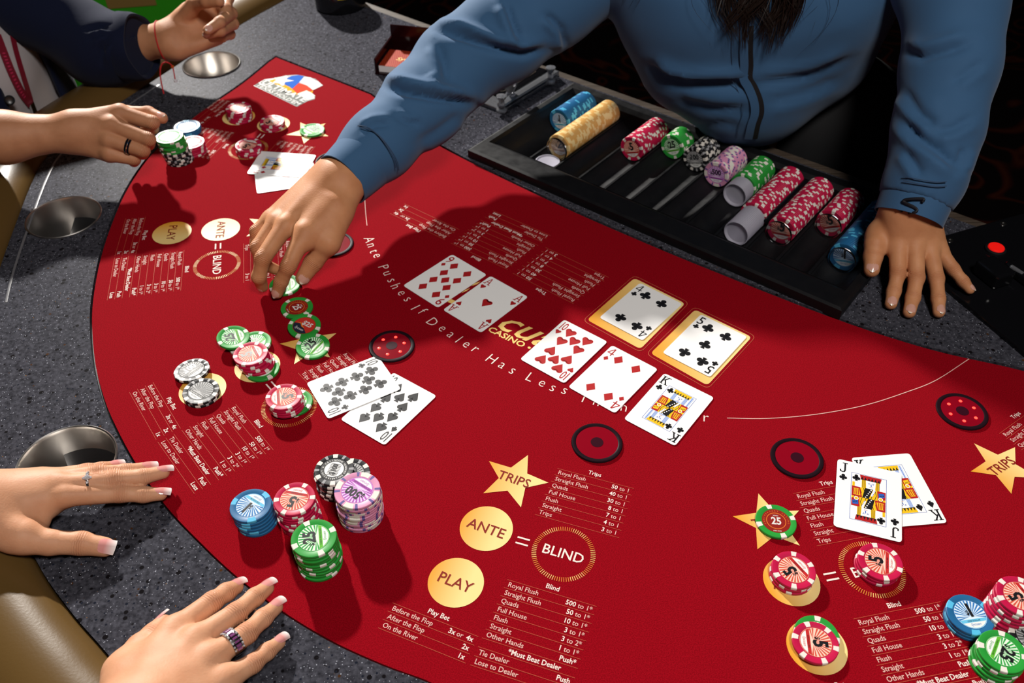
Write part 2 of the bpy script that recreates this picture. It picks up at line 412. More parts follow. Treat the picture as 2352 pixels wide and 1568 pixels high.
for k in range(84):
    a = 2 * PI * k / 84; M = Matrix.Rotation(a, 4, 'Z'); mb.rect(0.0262, -0.00030, 0.0308, 0.00030, ZP, 0 if (k // 7) % 2 else 1, M)
put_text(mb, 'BLIND', 0, 0, 0.0155, 2, 0.008, 0.95, center=True, z=ZP)
BLIND_ME = mb.mesh('blind_ring', [ORANGEP, GOLDL, WHITEP])
mb = MB().rect(-.0063, .0024, .0063, .0042, ZP).rect(-.0063, -.0042, .0063, -.0024, ZP); EQ_ME = mb.mesh('equals_sign', [WHITEP])
def pay_table(name, rows, w, title, tx, pitch=0.009, slant=0.0):
    mb = MB(); S = 0.0071
    put_text(mb, title, tx, 0.0035, S * 1.02, 1, 0.012, 0.92, center=True, z=ZP) if False else put_text(mb, title, tx, 0.0034, S * 1.02, 1, 0.010, 0.92, align='CENTER', z=ZP)
    n = len(rows)
    for i in range(n + 1):
        xs = slant * i / n
        mb.rect(xs, -i * pitch - .00018, w, -i * pitch + .00018, ZP, 2)
    for i, (l, b, r) in enumerate(rows):
        y = -(i + 1) * pitch + 0.0022; xs = slant * (i + .5) / n
        if l.startswith('*'):
            put_text(mb, l, w * 0.56, y, S, 1, 0.013, 0.9, align='CENTER', z=ZP)
        else:
            put_text(mb, l, xs + .0025, y, S, 0, 0.004, 0.92, z=ZP)
            x = w - 0.003
            if r == '4x':
                v, f = text2d('4x', S, 0.013, 0.92, 0, 'RIGHT'); put_text(mb, '4x', x, y, S, 1, 0.013, 0.92, align='RIGHT', z=ZP)
                x -= 0.0098; put_text(mb, 'or', x, y, S, 0, 0.004, 0.92, align='RIGHT', z=ZP); x -= 0.0078
                put_text(mb, b, x, y, S, 1, 0.013, 0.92, align='RIGHT', z=ZP)
            else:
                if r:
                    put_text(mb, r, x, y, S, 0, 0.004, 0.92, align='RIGHT', z=ZP)
                    v, f = text2d(r, S, 0.004, 0.92, 0, 'RIGHT'); x += min(p[0] for p in v) - 0.0018
                if b: put_text(mb, b, x, y, S, 1, 0.013, 0.92, align='RIGHT', z=ZP)
    return mb.mesh(name, [PINKP, WHITEP, LINEP])
TRIPS_T = pay_table('trips_pay_table', [('Royal Flush', '50', 'to 1'), ('Straight Flush', '40', 'to 1'), ('Quads', '30', 'to 1'), ('Full House', '8', 'to 1'), ('Flush', '7', 'to 1'), ('Straight', '4', 'to 1'), ('Trips', '3', 'to 1')], 0.0815, 'Trips', 0.039, slant=-0.0045)
BLIND_T = pay_table('blind_pay_table', [('Royal Flush', '500', 'to 1*'), ('Straight Flush', '50', 'to 1*'), ('Quads', '10', 'to 1*'), ('Full House', '3', 'to 1*'), ('Flush', '3', 'to 2*'), ('Straight', '1', 'to 1*'), ('Other Hands', 'Push*', ''), ('*Must Beat Dealer', '', ''), ('Tie Dealer', 'Push', ''), ('Lose to Dealer', 'Loss', '')], 0.0865, 'Blind', 0.0428, slant=-0.003)
PLAY_T = pay_table('play_pay_table', [('Before the Flop', '3x', '4x'), ('After the Flop', '2x', ''), ('On the River', '1x', '')], 0.0865, 'Play Bet', 0.0445)
SPOTS = {'S0': (-18.708, -0.0253, 0.5133), 'S1': (-50.0, -0.2978, 0.7392), 'S2': (-77.5, -0.4050, 1.0093), 'S3': (-105.4, -0.3878, 1.2971), 'S4': (11.8, 0.2617, 0.4542)}
# right-hand seat: its star is in view; the rest of the seat follows the same plan
_a5 = math.atan2((U(2318, 1046) - U(2256, 1090)).y, (U(2318, 1046) - U(2256, 1090)).x) + 0.02
_s5 = U(2301, 1071); c5, s5 = math.cos(_a5), math.sin(_a5)
SPOTS['S5'] = (math.degrees(_a5), _s5.x - (.0066 * c5 - .0657 * s5), _s5.y - (.0066 * s5 + .0657 * c5))
def seat(key):
    ad, ox, oy = SPOTS[key]; a = math.radians(ad); c, s = math.cos(a), math.sin(a)
    def at(x, y): return ox + (x * c - y * s) * mm, oy + (x * s + y * c) * mm
    for me, nm, x, y, da in ((STAR_ME, 'trips_star', 6.6, 65.7, 0), (ANTE_ME, 'ante_circle', 0, 0, 0), (PLAY_ME, 'play_circle', -6.4, -65.9, 0), (BLIND_ME, 'blind_ring', 80.1, -3.6, 0), (EQ_ME, 'equals_sign', 38.7, -3.0, 0),
                             (TRIPS_T, 'trips_pay_table', 45.0, 94.0, 0), (BLIND_T, 'blind_pay_table', 38.3, -47.7, -0.004), (PLAY_T, 'play_pay_table', -53.7, -104.5, -0.0715)):
        X, Y = at(x, y); part_of_felt(me, nm, X, Y, a + da)
for k in SPOTS: seat(k)
# dealer-side pay tables (read from the dealer's side)
def z5(a, b): return U(780 + a / 2.94, 450 + b / 2.94)
def dealer_table(me, nm, p_first, p_end):
    d = p_end - p_first; o = part_of_felt(me, nm, p_first.x, p_first.y, math.atan2(d.y, d.x)); k = d.length / (0.0815 if nm == 'trips_pay_table' else 0.0865); o.scale = (k, k * 0.94, 1)
dealer_table(PLAY_T, 'play_pay_table', z5(712, 297), z5(340, 118))
dealer_table(BLIND_T, 'blind_pay_table', z5(1135, 497), z5(750, 318))
dealer_table(TRIPS_T, 'trips_pay_table', z5(1580, 728), z5(1170, 522))
# arched sentence
mb = MB()
ph = 'Ante Pushes If Dealer Has Less Than a Pair'
known = {0: (203, 295), 1: (213, 333), 2: (238, 372), 3: (254, 403), 5: (300, 482), 6: (322, 522), 7: (350, 570), 8: (383, 608), 9: (420, 655), 10: (460, 697), 12: (514, 752), 13: (564, 778), 15: (630, 850), 16: (695, 895), 17: (752, 936), 18: (808, 968), 19: (858, 1002), 20: (918, 1036), 22: (1030, 1100), 23: (1098, 1142), 24: (1168, 1180), 26: (1290, 1222), 27: (1368, 1264), 28: (1440, 1296), 29: (1520, 1315), 31: (1650, 1362), 34: (1920, 1430), 41: (2475, 1500)}
ks = sorted(known); P0 = {k: z5(*known[k]) for k in ks}
for k in range(len(ph)):
    if k in P0: continue
    a = max(q for q in ks if q < k); b = min(q for q in ks if q > k); P0[k] = P0[a].lerp(P0[b], (k - a) / (b - a))
for k, ch in enumerate(ph):
    if ch == ' ': continue
    a = P0[max(k - 3, 0)]; b = P0[min(k + 3, len(ph) - 1)]; an = math.atan2((b - a).y, (b - a).x)
    tall = ch in 'APIDHLTlhftd'; 
    v, f = text2d(ch, 0.0205, -0.010, 0.9)
    cx = (min(p[0] for p in v) + max(p[0] for p in v)) / 2; cy = 0.0072 if tall else 0.0054
    c, s = math.cos(an), math.sin(an); q = P0[k]
    mb.add([(q.x + (p[0] - cx) * c - (p[1] - cy) * s, q.y + (p[0] - cx) * s + (p[1] - cy) * c, ZP) for p in v], f, 0)
mb.obj('arched_sentence', [WHITEP], felt_o)
def ribbon(pts, w, name, m):
    pts = catmull(pts, 6); mb = MB(); v = []
    for i, p in enumerate(pts):
        t = (pts[min(i + 1, len(pts) - 1)] - pts[max(i - 1, 0)]).normalized(); n = Vector((-t.y, t.x, 0)) * w / 2
        v += [(p.x + n.x, p.y + n.y, ZP), (p.x - n.x, p.y - n.y, ZP)]
    mb.add(v, [(2 * i, 2 * i + 1, 2 * i + 3, 2 * i + 2) for i in range(len(pts) - 1)]); return mb.obj(name, m, felt_o)
ribbon([U(1670, 960), U(1760, 961), U(1870, 952), U(1985, 931), U(2080, 901), U(2150, 873), U(2226, 824)], 0.0009, 'boundary_line', PINKP)
ribbon([U(843, 518), U(840, 490), U(838, 455), U(838, 400), U(850, 330), U(866, 285)], 0.0009, 'boundary_line', PINKP)
# casino script between the board cards
mb = MB()
def txt_line(body, pa, pb, size, mi, bold, shear=0, xs=1.0):
    """text whose left end sits at pa and right end at pb"""
    v, f = text2d(body, size, bold, xs, shear); d = pb - pa; an = math.atan2(d.y, d.x)
    x0 = min(p[0] for p in v); x1 = max(p[0] for p in v); k = d.length / (x1 - x0); c, s = math.cos(an), math.sin(an)
    mb.add([(pa.x + (p[0] - x0) * k * c - p[1] * s, pa.y + (p[0] - x0) * k * s + p[1] * c, ZP) for p in v], f, mi)
txt_line('cuan', U(1141, 752), U(1306, 828), 0.052, 0, 0.006, 0.42)
mb.obj('script_logo', [GOLDL], felt_o); mb = MB()
txt_line('CASINO \u2022', U(1119, 759), U(1214, 805), 0.0130, 0, 0.02)
mb.obj('small_caps_line', [GOLDL], felt_o); mb = MB()
for a, b in (((690, 680), (748, 705)), ((855, 575), (920, 548)), ((975, 490), (1045, 468))):
    p = U(900 + a[0] / 5.2275, 560 + a[1] / 5.2275); q = U(900 + b[0] / 5.2275, 560 + b[1] / 5.2275); d = (q - p); 
    n = Vector((math.sin(TA), -math.cos(TA), 0)) * -0.0035
    mb.poly([(p.x - n.x, p.y - n.y), (q.x - n.x, q.y - n.y), (q.x + n.x, q.y + n.y), (p.x + n.x, p.y + n.y)], ZP)
mb.obj('script_flourish', [GOLDL], felt_o)
# gold card boxes for the dealer
def px4(pts): return [U(*p) for p in pts]
def rounded(quad, r, n=5):
    out = []; m = len(quad)
    for i in range(m):
        p = Vector(quad[i][:2]); a = (Vector(quad[i - 1][:2]) - p).normalized(); b = (Vector(quad[(i + 1) % m][:2]) - p).normalized()
        for k in range(n + 1):
            t = k / n; s0 = p + a * r; s1 = p + b * r; out.append(tuple((s0 * (1 - t) ** 2 + p * 2 * t * (1 - t) + s1 * t * t)))
    return out
def z6(a, b): return U(1180 + a / 3.733, 620 + b / 3.733)
BOX = [[z6(1035, 70), z6(1470, 288), z6(1085, 678), z6(628, 428)], [z6(1555, 340), z6(2040, 575), z6(1660, 990), z6(1172, 715)]]
for q in BOX:
    mb = MB().poly(rounded([p[:2] for p in q], 0.006), ZP); o = mb.obj('gold_card_box', [GOLD], felt_o)
    c = sum((p for p in q), Vector()) / 4
    outl = [(p - c) * 1.09 + c for p in q]; lp = rounded([p[:2] for p in outl], 0.008)
    mb = MB(); ii = [((p[0] - c.x) * 0.988 + c.x, (p[1] - c.y) * 0.988 + c.y) for p in lp]; n = len(lp)
    mb.add([(*p, ZP) for p in lp] + [(*p, ZP) for p in ii], [(k, (k + 1) % n, n + (k + 1) % n, n + k) for k in range(n)]); mb.obj('box_outline', [LINEP], felt_o)
# game emblem in the far corner
def z7(a, b): return U(560 + a / 10.69, 140 + b / 10.69)
EM = MB(); emats = [mat('emblem_white', (0.70, 0.70, 0.68), 0.8, spec=0.1), mat('emblem_grey', (0.20, 0.21, 0.19), 0.8, spec=0.1), mat('emblem_blue', (0.008, 0.10, 0.48), 0.8, spec=0.1), mat('emblem_red', (0.65, 0.04, 0.01), 0.8, spec=0.1), mat('emblem_yellow', (0.75, 0.33, 0.0), 0.8, spec=0.1), INKK]
def epoly(pts, mi, z): EM.poly([tuple(z7(*p)[:2]) for p in pts], z, mi)
epoly([(240, 610), (510, 455), (760, 420), (1020, 360), (1300, 340), (1480, 370), (1760, 440), (1950, 605), (1700, 725), (1680, 790), (1755, 860), (1740, 940), (1570, 985), (1300, 1125), (680, 820)], 5, ZP)
epoly([(620, 490), (760, 450), (1000, 580), (1230, 700), (1700, 730), (1680, 800), (1290, 830), (760, 570)], 4, ZP * 1.5)
epoly([(1050, 440), (1180, 370), (1340, 352), (1480, 380), (1370, 520), (1190, 690), (1120, 630), (990, 580)], 2, ZP * 2)
epoly([(1480, 395), (1640, 410), (1760, 480), (1820, 500), (1940, 605), (1700, 722), (1560, 610), (1360, 530)], 0, ZP * 2)
epoly([(1350, 545), (1530, 600), (1700, 725), (1640, 760), (1540, 720), (1310, 800), (1190, 690)], 3, ZP * 2)
epoly([(1310, 810), (1540, 728), (1670, 790), (1755, 860), (1720, 880), (1745, 920), (1570, 975)], 0, ZP * 2)
epoly([(755, 415), (890, 420), (1040, 365), (1095, 395), (1050, 455), (1240, 490), (1010, 530), (990, 610), (930, 615), (870, 560), (700, 540), (790, 480)], 0, ZP * 2.5)
epoly([(400, 540), (520, 465), (1530, 950), (1460, 1020)], 1, ZP * 2.2); epoly([(260, 605), (360, 545), (1470, 1030), (1300, 1112)], 1, ZP * 2.2)
def eline(body, a, b, h, mi, bold):
    global mb
    keep = mb; mb = EM; p, q = z7(*a), z7(*b); d = q - p; an = math.atan2(d.y, d.x); v, f = text2d(body, 1.0, bold); x0 = min(t[0] for t in v); x1 = max(t[0] for t in v); k = d.length / (x1 - x0); c, s = math.cos(an), math.sin(an)
    EM.add([(p.x + (t[0] - x0) * k * c - t[1] * h * s, p.y + (t[0] - x0) * k * s + t[1] * h * c, ZP * 3) for t in v], f, mi); mb = keep
eline('ULTIMATE', (420, 545), (1470, 1015), 0.019, 0, 0.03)
eline("TEXAS HOLD'EM", (290, 610), (1320, 1100), 0.013, 0, 0.02)
EM.obj('game_emblem', emats, felt_o)

# ---------------------------------------------------------------- bet sensors set into the felt
RINGM = mat('sensor_ring', (0.012, 0.005, 0.008), 0.45, spec=0.06)
LENSM = mat('sensor_lens', (0.21, 0.002, 0.010), 0.2, spec=0.3, coat=0.2)
LENSD = mat('sensor_core', (0.03, 0.004, 0.01), 0.25)
LEDON = mat('led_lit', (1, 0.05, 0.03), 0.3, emit=((1.0, 0.015, 0.01), 9.0))
ring_me = MB().lathe([(0.0272, 0.0), (0.0276, 0.001), (0.0268, 0.0022), (0.0240, 0.0026), (0.0226, 0.0018), (0.0226, 0.0)], 56, cap0=False, cap1=False).mesh('sensor_ring', [RINGM], True)
lens_me = MB().lathe([(0.0227, 0.0008), (0.0227, 0.0017), (0.012, 0.0019), (0.0003, 0.0020)], 48).mesh('sensor_lens', [LENSM], True)
core_me = MB().lathe([(0.0068, 0.0018), (0.0068, 0.00215), (0.0003, 0.0022)], 32).mesh('sensor_core', [LENSD], True)
led_me = MB().lathe([(0.0019, 0.0017), (0.0017, 0.0022), (0.0003, 0.0024)], 16).mesh('led', [LEDON], True)
for (px, py, on) in [(1371, 1018, 0), (900, 796, 1), (766, 562, 0), (766, 372, 0), (1830, 1053, 0), (2209, 946, 1)]:
    p = U(px, py); o = link('bet_sensor', ring_me, loc=(p.x, p.y, 0)); tpart(o)
    link('lens', lens_me, o); link('core', core_me, o)
    if on:
        for k in range(6):
            a = 2 * PI * k / 6 + 0.3; link('led', led_me, o, loc=(0.0152 * math.cos(a), 0.0152 * math.sin(a), 0))
# ================================================================ playing cards
CW, CL, CT = 0.0643, 0.0889, 0.0004
def suit_polys(s, r):
    """outline polygons of a suit sign of half-height r"""
    if s == 'D': return [[(0, r), (-0.78 * r, 0), (0, -r), (0.78 * r, 0)]]
    if s == 'H':
        L_ = [(0, -r)]
        for k in range(0, 13):
            a = -0.25 * PI + k * (1.25 * PI) / 12; L_.append((0.44 * r + 0.46 * r * math.cos(a), 0.42 * r + 0.46 * r * math.sin(a)))
        R_ = L_[1:]; return [[(0, -r)] + R_ + [(-p[0], p[1]) for p in reversed(R_)]]
    if s == 'S':
        h = suit_polys('H', r * 0.88)[0]; up = [(p[0], -p[1] + 0.12 * r) for p in h][::-1]
        return [up, [(-0.38 * r, -r), (0.38 * r, -r), (0.06 * r, -0.2 * r), (-0.06 * r, -0.2 * r)]]
    c = [circle(0, 0.52 * r, 0.44 * r, 18), circle(-0.5 * r, -0.18 * r, 0.44 * r, 18), circle(0.5 * r, -0.18 * r, 0.44 * r, 18), circle(0, 0.05 * r, 0.3 * r, 10)]
    return c + [[(-0.36 * r, -r), (0.36 * r, -r), (0.07 * r, 0), (-0.07 * r, 0)]]
SEGS = {
 '4': [((.07, 0), (.20, 0), (.20, 1), (.07, 1)), ((-.40, .24), (.38, .24), (.38, .34), (-.40, .34)), ((-.40, .34), (-.27, .34), (.16, 1), (.04, 1))],  # slab letters for the court and ace indices, unit height, built from quads
 'K': [((-.3, 0), (-.14, 0), (-.14, 1), (-.3, 1)), ((.2, 1), (.36, 1), (-.1, .42), (-.16, .52)), ((-.06, .55), (.05, .62), (.42, 0), (.26, 0)), ((-.42, 0), (-.02, 0), (-.02, .08), (-.42, .08)), ((-.42, .92), (-.02, .92), (-.02, 1), (-.42, 1)), ((.08, .92), (.46, .92), (.46, 1), (.08, 1)), ((.14, 0), (.5, 0), (.5, .08), (.14, .08))],
 'A': [((-.36, 0), (-.22, 0), (.04, 1), (-.06, 1)), ((.2, 0), (.36, 0), (.08, 1), (-.02, 1)), ((-.2, .3), (.2, .3), (.18, .4), (-.18, .4)), ((-.48, 0), (-.12, 0), (-.12, .08), (-.48, .08)), ((.1, 0), (.48, 0), (.48, .08), (.1, .08))],
 'J': [((.05, .2), (.2, .2), (.2, 1), (.05, 1)), ((-.1, .92), (.35, .92), (.35, 1), (-.1, 1)), ((.05, .2), (.2, .2), (.12, .04), (.0, .1)), ((.0, .1), (.12, .04), (-.1, -.02), (-.1, .08)), ((-.1, .08), (-.1, -.02), (-.32, .06), (-.22, .14)), ((-.34, .26), (-.2, .26), (-.22, .14), (-.32, .06))]}
PIPS = {'4': [(-1, 1), (1, 1), (-1, -1), (1, -1)], '5': [(-1, 1), (1, 1), (0, 0), (-1, -1), (1, -1)],
        '9': [(-1, 1), (1, 1), (-1, .34), (1, .34), (0, 0), (-1, -.34), (1, -.34), (-1, -1), (1, -1)],
        '10': [(-1, 1), (1, 1), (-1, .34), (1, .34), (0, .67), (0, -.67), (-1, -.34), (1, -.34), (-1, -1), (1, -1)]}
ZC = CT + 0.00006
def both(fn):
    fn(Matrix.Identity(4)); fn(Matrix.Rotation(PI, 4, 'Z'))
def card_mesh():
    loop = rounded([(-CW / 2, -CL / 2), (CW / 2, -CL / 2), (CW / 2, CL / 2), (-CW / 2, CL / 2)], 0.0042, 5); n = len(loop)
    mb = MB().add([(*p, 0) for p in loop] + [(*p, CT) for p in loop], [tuple(range(n))[::-1], tuple(range(n, 2 * n))] + [(k, (k + 1) % n, n + (k + 1) % n, n + k) for k in range(n)])
    return mb.mesh('playing_card', [CARDW])
CARD_ME = card_mesh()
def court(mb, s, rank, ink):
    """two-headed court figure: frame, crown, face, hair, robe panels, sash"""
    x0, y0 = 0.0175, 0.0305
    for a, b, c, d in ((-x0, -y0, x0, -y0 + .0004), (-x0, y0 - .0004, x0, y0), (-x0, -y0, -x0 + .0004, y0), (x0 - .0004, -y0, x0, y0)): mb.rect(a, b, c, d, ZC, 2)
    z = ZC
    def half(M):
        Pz = lambda pts, mi, k=0: mb.poly(pts, z + k * 3e-5, mi, M)
        KQ = rank == 'K'
        Pz([(-.0165, 0), (.0165, 0), (.0165, .0128), (-.0165, .0128)], 3, 0)                               # robe
        for k in range(9): Pz([(-.0165 + .0037 * k, 0), (-.0159 + .0037 * k, 0), (-.0142 + .0037 * k, .006), (-.0148 + .0037 * k, .006)], 4, .5); Pz([(-.0148 + .0037 * k, .006), (-.0142 + .0037 * k, .006), (-.0159 + .0037 * k, .0125), (-.0165 + .0037 * k, .0125)], 4, .5)
        Pz([(-.0165, .0), (-.0062, .0), (-.0085, .0128), (-.0165, .0128)], 1, 1)                           # red mantle
        Pz([(-.0150, .002), (-.0078, .002), (-.0095, .0105), (-.0150, .0105)], 3, 1.4)
        for k in range(3): Pz([(-.0146 + .0021 * k, .0026), (-.0136 + .0021 * k, .0026), (-.0141 + .0021 * k, .0100), (-.0149 + .0021 * k, .0100)], 1, 1.8)
        Pz([(-.0060, 0.0), (.0002, 0.0), (.0042, .0132), (-.0036, .0132)], 4, 2)                           # black sash
        for k in range(5): Pz(circle(-.0028 + .0013 * k, .0013 + .0026 * k, .00075, 8), 0, 3)
        Pz([(.0045, .0128), (.0020, .004), (.0040, .004), (.0068, .0128)], 0, 2.4)                          # white collar with blue dots
        for k in range(4): Pz(circle(.0038 + .0008 * k, .0050 + .0021 * k, .0005, 6), 2, 3)
        Pz([(.0090, .0005), (.0165, .0030), (.0165, .0128), (.0082, .0128)], 1, 1)
        Pz([(.0100, .0042), (.0158, .0060), (.0152, .0108), (.0095, .0098)], 2 if not KQ else 3, 1.6)
        for k in range(3): Pz(circle(.0114 + .0016 * k, .0066 + .0006 * k, .0006, 6), 4, 2.4)
        Pz(circle(.0118, .0026, .0024, 10), 0, 2); Pz(circle(.0118, .0026, .0017, 10), 3, 2.6)
        Pz([(-.0070, .0128), (.0105, .0128), (.0105, .0236), (-.0070, .0236)], 5 if KQ else 3, 1)            # hair
        for k in range(4): Pz([(-.0066 + .0010 * k, .0130), (-.0063 + .0010 * k, .0130), (-.0063 + .0010 * k, .0234), (-.0066 + .0010 * k, .0234)], 2 if KQ else 4, 1.5); Pz([(.0074 + .0009 * k, .0130), (.0077 + .0009 * k, .0130), (.0077 + .0009 * k, .0234), (.0074 + .0009 * k, .0234)], 2 if KQ else 4, 1.5)
        Pz([(-.0025, .0126), (.0062, .0126), (.0070, .0236), (-.0030, .0236)], 0, 2)                        # face
        for ex in (0.0002, 0.0042): Pz([(ex - .0012, .0200), (ex + .0012, .0200), (ex + .0010, .0205), (ex - .0010, .0205)], 2, 3); Pz(circle(ex, .0193, .0005, 6), 2, 3)
        Pz([(.0019, .0165), (.0029, .0165), (.0025, .0196), (.0019, .0196)], 2, 3); Pz([(.0006, .0150), (.0038, .0150), (.0038, .0155), (.0006, .0155)], 1, 3)
        if KQ:
            Pz([(-.0022, .0126), (.0060, .0126), (.0046, .0146), (-.0004, .0146)], 5, 3)                    # beard
            for k in range(4): Pz([(-.0012 + .0018 * k, .0127), (-.0009 + .0018 * k, .0127), (-.0009 + .0018 * k, .0143), (-.0012 + .0018 * k, .0143)], 2, 3.5)
        Pz([(-.0080, .0234), (.0112, .0234), (.0125, .0296), (-.0090, .0296)], 3 if KQ else 1, 2)            # crown
        for k in range(6): Pz([(-.0078 + .0033 * k, .0240), (-.0055 + .0033 * k, .0240), (-.0066 + .0033 * k, .0276)], 4, 3)
        Pz([(-.0080, .0234), (.0112, .0234), (.0112, .0239), (-.0080, .0239)], 4, 3)
        if KQ: Pz([(.0128, .0130), (.0150, .0130), (.0154, .0282), (.0139, .0298), (.0124, .0282)], 5, 2); Pz([(.0136, .0130), (.0141, .0130), (.0142, .0285), (.0137, .0285)], 2, 3)
        else: Pz([(-.0162, .0128), (-.0138, .0128), (-.0138, .0185), (-.0162, .0185)], 3, 2)
        for q in suit_polys(s, .0042): Pz([(p[0] - .0125, p[1] + .0245) for p in q], ink, 4)
    both(half)
CMATS = [CARDW, INKR, INKB, INKY, INKK, INKP]
def face_parts(rank, s):
    """(name, mesh, matrix) of every printed piece of a card face"""
    ink = 4 if s in 'CS' else 1; im = CMATS[ink]; out = []
    mb = MB(); x, y = -0.0255, 0.0290
    if rank in SEGS:
        for q in SEGS[rank]: mb.poly([(x + p[0] * .0115, y - .0010 + p[1] * .0130) for p in q], ZC)
    else:
        v, f = text2d(rank, 0.0200, 0.008, 0.56 if rank == '10' else 0.88, 0, 'CENTER', 0.85 if rank == '10' else 1.0)
        mb.add([(x + p[0], y - .0016 + p[1], ZC) for p in v], f)
    idx = mb.mesh('corner_index', [im]); mb = MB()
    for q in suit_polys(s, 0.0042): mb.poly(q, ZC)
    small = mb.mesh('small_suit', [im])
    for k in range(2):
        Rk = Matrix.Rotation(PI * k, 4, 'Z'); offs = [0, 0.051] if rank == 'A' else [0]
        for ox in offs:
            out.append(('corner_index', idx, Rk @ Matrix.Translation((ox, 0, 0)))); out.append(('small_suit', small, Rk @ Matrix.Translation((x + ox, y - 0.0074, 0))))
    if rank in 'KJ':
        mb = MB(); court(mb, s, rank, ink); out.append(('court_figure', mb.mesh('court_figure', CMATS), Matrix.Identity(4)))
    else:
        mb = MB()
        for q in suit_polys(s, 0.0080): mb.poly(q, ZC)
        pm = mb.mesh('pip', [im])
        for (cx, cy) in PIPS.get(rank, [(0, 0)]):
            out.append(('pip', pm, Matrix.Translation((cx * 0.0122, cy * 0.0282, 0)) @ (Matrix.Rotation(PI, 4, 'Z') if cy < 0 else Matrix.Identity(4))))
    return out
def card(rank, s, x, y, ang, label, z=0.0006, tilt=None):
    o = link('playing_card', CARD_ME, loc=(x, y, z), rot=(tilt[0] if tilt else 0, tilt[1] if tilt else 0, ang)); props(o, label, 'playing card', 'face-up playing cards on the felt')
    for nm, me, M in face_parts(rank, s): link(nm, me, o, M=M)
    return o
R_ = math.radians
card('4', 'D', .1170, .7195, R_(-38.9), 'four of diamonds on the felt between two other white cards')
card('10', 'H', .0622, .7655, R_(-38.3), 'ten of hearts playing card beside the four of diamonds')
card('K', 'C', .1755, .6725, R_(-37.1), 'king of clubs playing card beside the four of diamonds')
card('9', 'D', -.0867, .8972, R_(-42.5), 'nine of diamonds playing card in the shadow of the arm')
card('A', 'H', -.0329, .8511, R_(-41.0), 'ace of hearts playing card beside the nine of diamonds')
card('10', 'S', -.137, .6735, R_(-35.3), 'ten of spades playing card tucked under the ten of clubs')
card('10', 'C', -.1808, .7060, R_(-59.2), 'ten of clubs playing card lying across the ten of spades', 0.0013)
def by_edge(pa, pb, side):
    """pose from the two ends of a long side (pa bottom, pb top); side=+1 when the card lies to the right of pa->pb"""
    d = (pb - pa).normalized(); n = Vector((d.y, -d.x, 0)) * side; c = (pa + pb) / 2 + n * CW / 2
    return c.x, c.y, math.atan2(d.y, d.x) - PI / 2
x, y, a = by_edge(U(2176, 1202), U(2088, 1041), -1)
card('K', 'S', x, y, a, 'king of spades playing card half hidden under the jack of clubs')
card('J', 'C', .3605, .5476, R_(-17.5), 'jack of clubs playing card lying on the king of spades', 0.0013)
d_ = (U(733, 424) - U(590.7, 445.4)).normalized(); c_ = U(590.7, 445.4) + d_ * CL / 2 + Vector((-d_.y, d_.x, 0)) * CW / 2
card('A', 'D', c_.x, c_.y, math.atan2(d_.y, d_.x) - PI / 2, 'ace of diamonds playing card tucked under the king of diamonds')
card('K', 'D', -.3507, 1.1751, R_(-97.4), 'king of diamonds playing card lying on the ace of diamonds', 0.0013)
def by_corners(q):
    c = (q[0] + q[2]) / 2; d = ((q[0] - q[3]) + (q[1] - q[2])); return c.x, c.y, math.atan2(d.y, d.x) - PI / 2
x, y, a = by_corners([z6(1085, 112), z6(1440, 292), z6(1100, 612), z6(722, 415)])
card('4', 'C', x, y, a, 'four of clubs playing card in a gold box of the felt')
x, y, a = by_corners([z6(1605, 382), z6(1995, 575), z6(1680, 925), z6(1262, 715)])
card('5', 'C', x, y, a, 'five of clubs playing card in a gold box of the felt')

# ================================================================ casino chips
CR, CTH = 0.0199, 0.0033
def cm(name, c, r=0.42): return mat('chip_' + name, c, r, spec=0.25)
GR = cm('green', (0.02, 0.27, 0.035)); RD = cm('crimson', (0.46, 0.008, 0.055)); BL = cm('blue', (0.015, 0.115, 0.27)); BK = cm('black', (0.012, 0.012, 0.014)); PK = cm('pink', (0.62, 0.26, 0.42)); TN = cm('tan', (0.62, 0.34, 0.10))
WH = cm('white', (0.70, 0.66, 0.60)); LB = cm('light_blue', (0.08, 0.42, 0.66)); PU = cm('purple', (0.11, 0.08, 0.26)); CRM = cm('cream', (0.75, 0.56, 0.26)); GY = cm('grey', (0.28, 0.28, 0.29))
DENOM = {  # body, [(spot material, count, half-angle, phase)], number, words, ray colour, band colour, light colour
 '25': (GR, [(WH, 4, .15, 0)], '$25', 'TWENTY FIVE DOLLARS', mat('ray_green', (0.02, 0.30, 0.05)), mat('band_green', (0.10, 0.42, 0.03)), mat('inlay_pale_green', (0.66, 0.78, 0.62))),
 '5': (RD, [(WH, 6, .13, 0)], '$5', 'FIVE DOLLARS', mat('ray_red', (0.55, 0.07, 0.04)), mat('band_red', (0.46, 0.02, 0.02)), mat('inlay_pale_pink', (0.80, 0.52, 0.42))),
 '1': (BL, [(LB, 3, .22, 0)], '$1', 'ONE DOLLAR', mat('ray_blue', (0.03, 0.16, 0.42)), mat('band_blue', (0.12, 0.45, 0.66)), mat('inlay_pale_blue', (0.58, 0.70, 0.78))),
 '100': (BK, [(WH, 6, .14, 0), (GY, 6, .08, .52)], '$100', 'ONE HUNDRED DOLLARS', mat('ray_grey', (0.10, 0.10, 0.10)), mat('band_grey', (0.05, 0.05, 0.05)), mat('inlay_grey', (0.42, 0.42, 0.42))),
 '500': (PK, [(WH, 4, .24, 0), (PU, 8, .065, .39)], '$500', 'FIVE HUNDRED DOLLARS', mat('ray_purple', (0.36, 0.08, 0.40)), mat('band_purple', (0.40, 0.08, 0.42)), mat('inlay_pale_purple', (0.70, 0.50, 0.72))),
 '2': (TN, [(CRM, 5, .26, 0)], '$2', 'TWO DOLLARS', mat('ray_tan', (0.45, 0.25, 0.12)), mat('band_tan', (0.40, 0.20, 0.10)), mat('inlay_tan', (0.66, 0.50, 0.36)))}
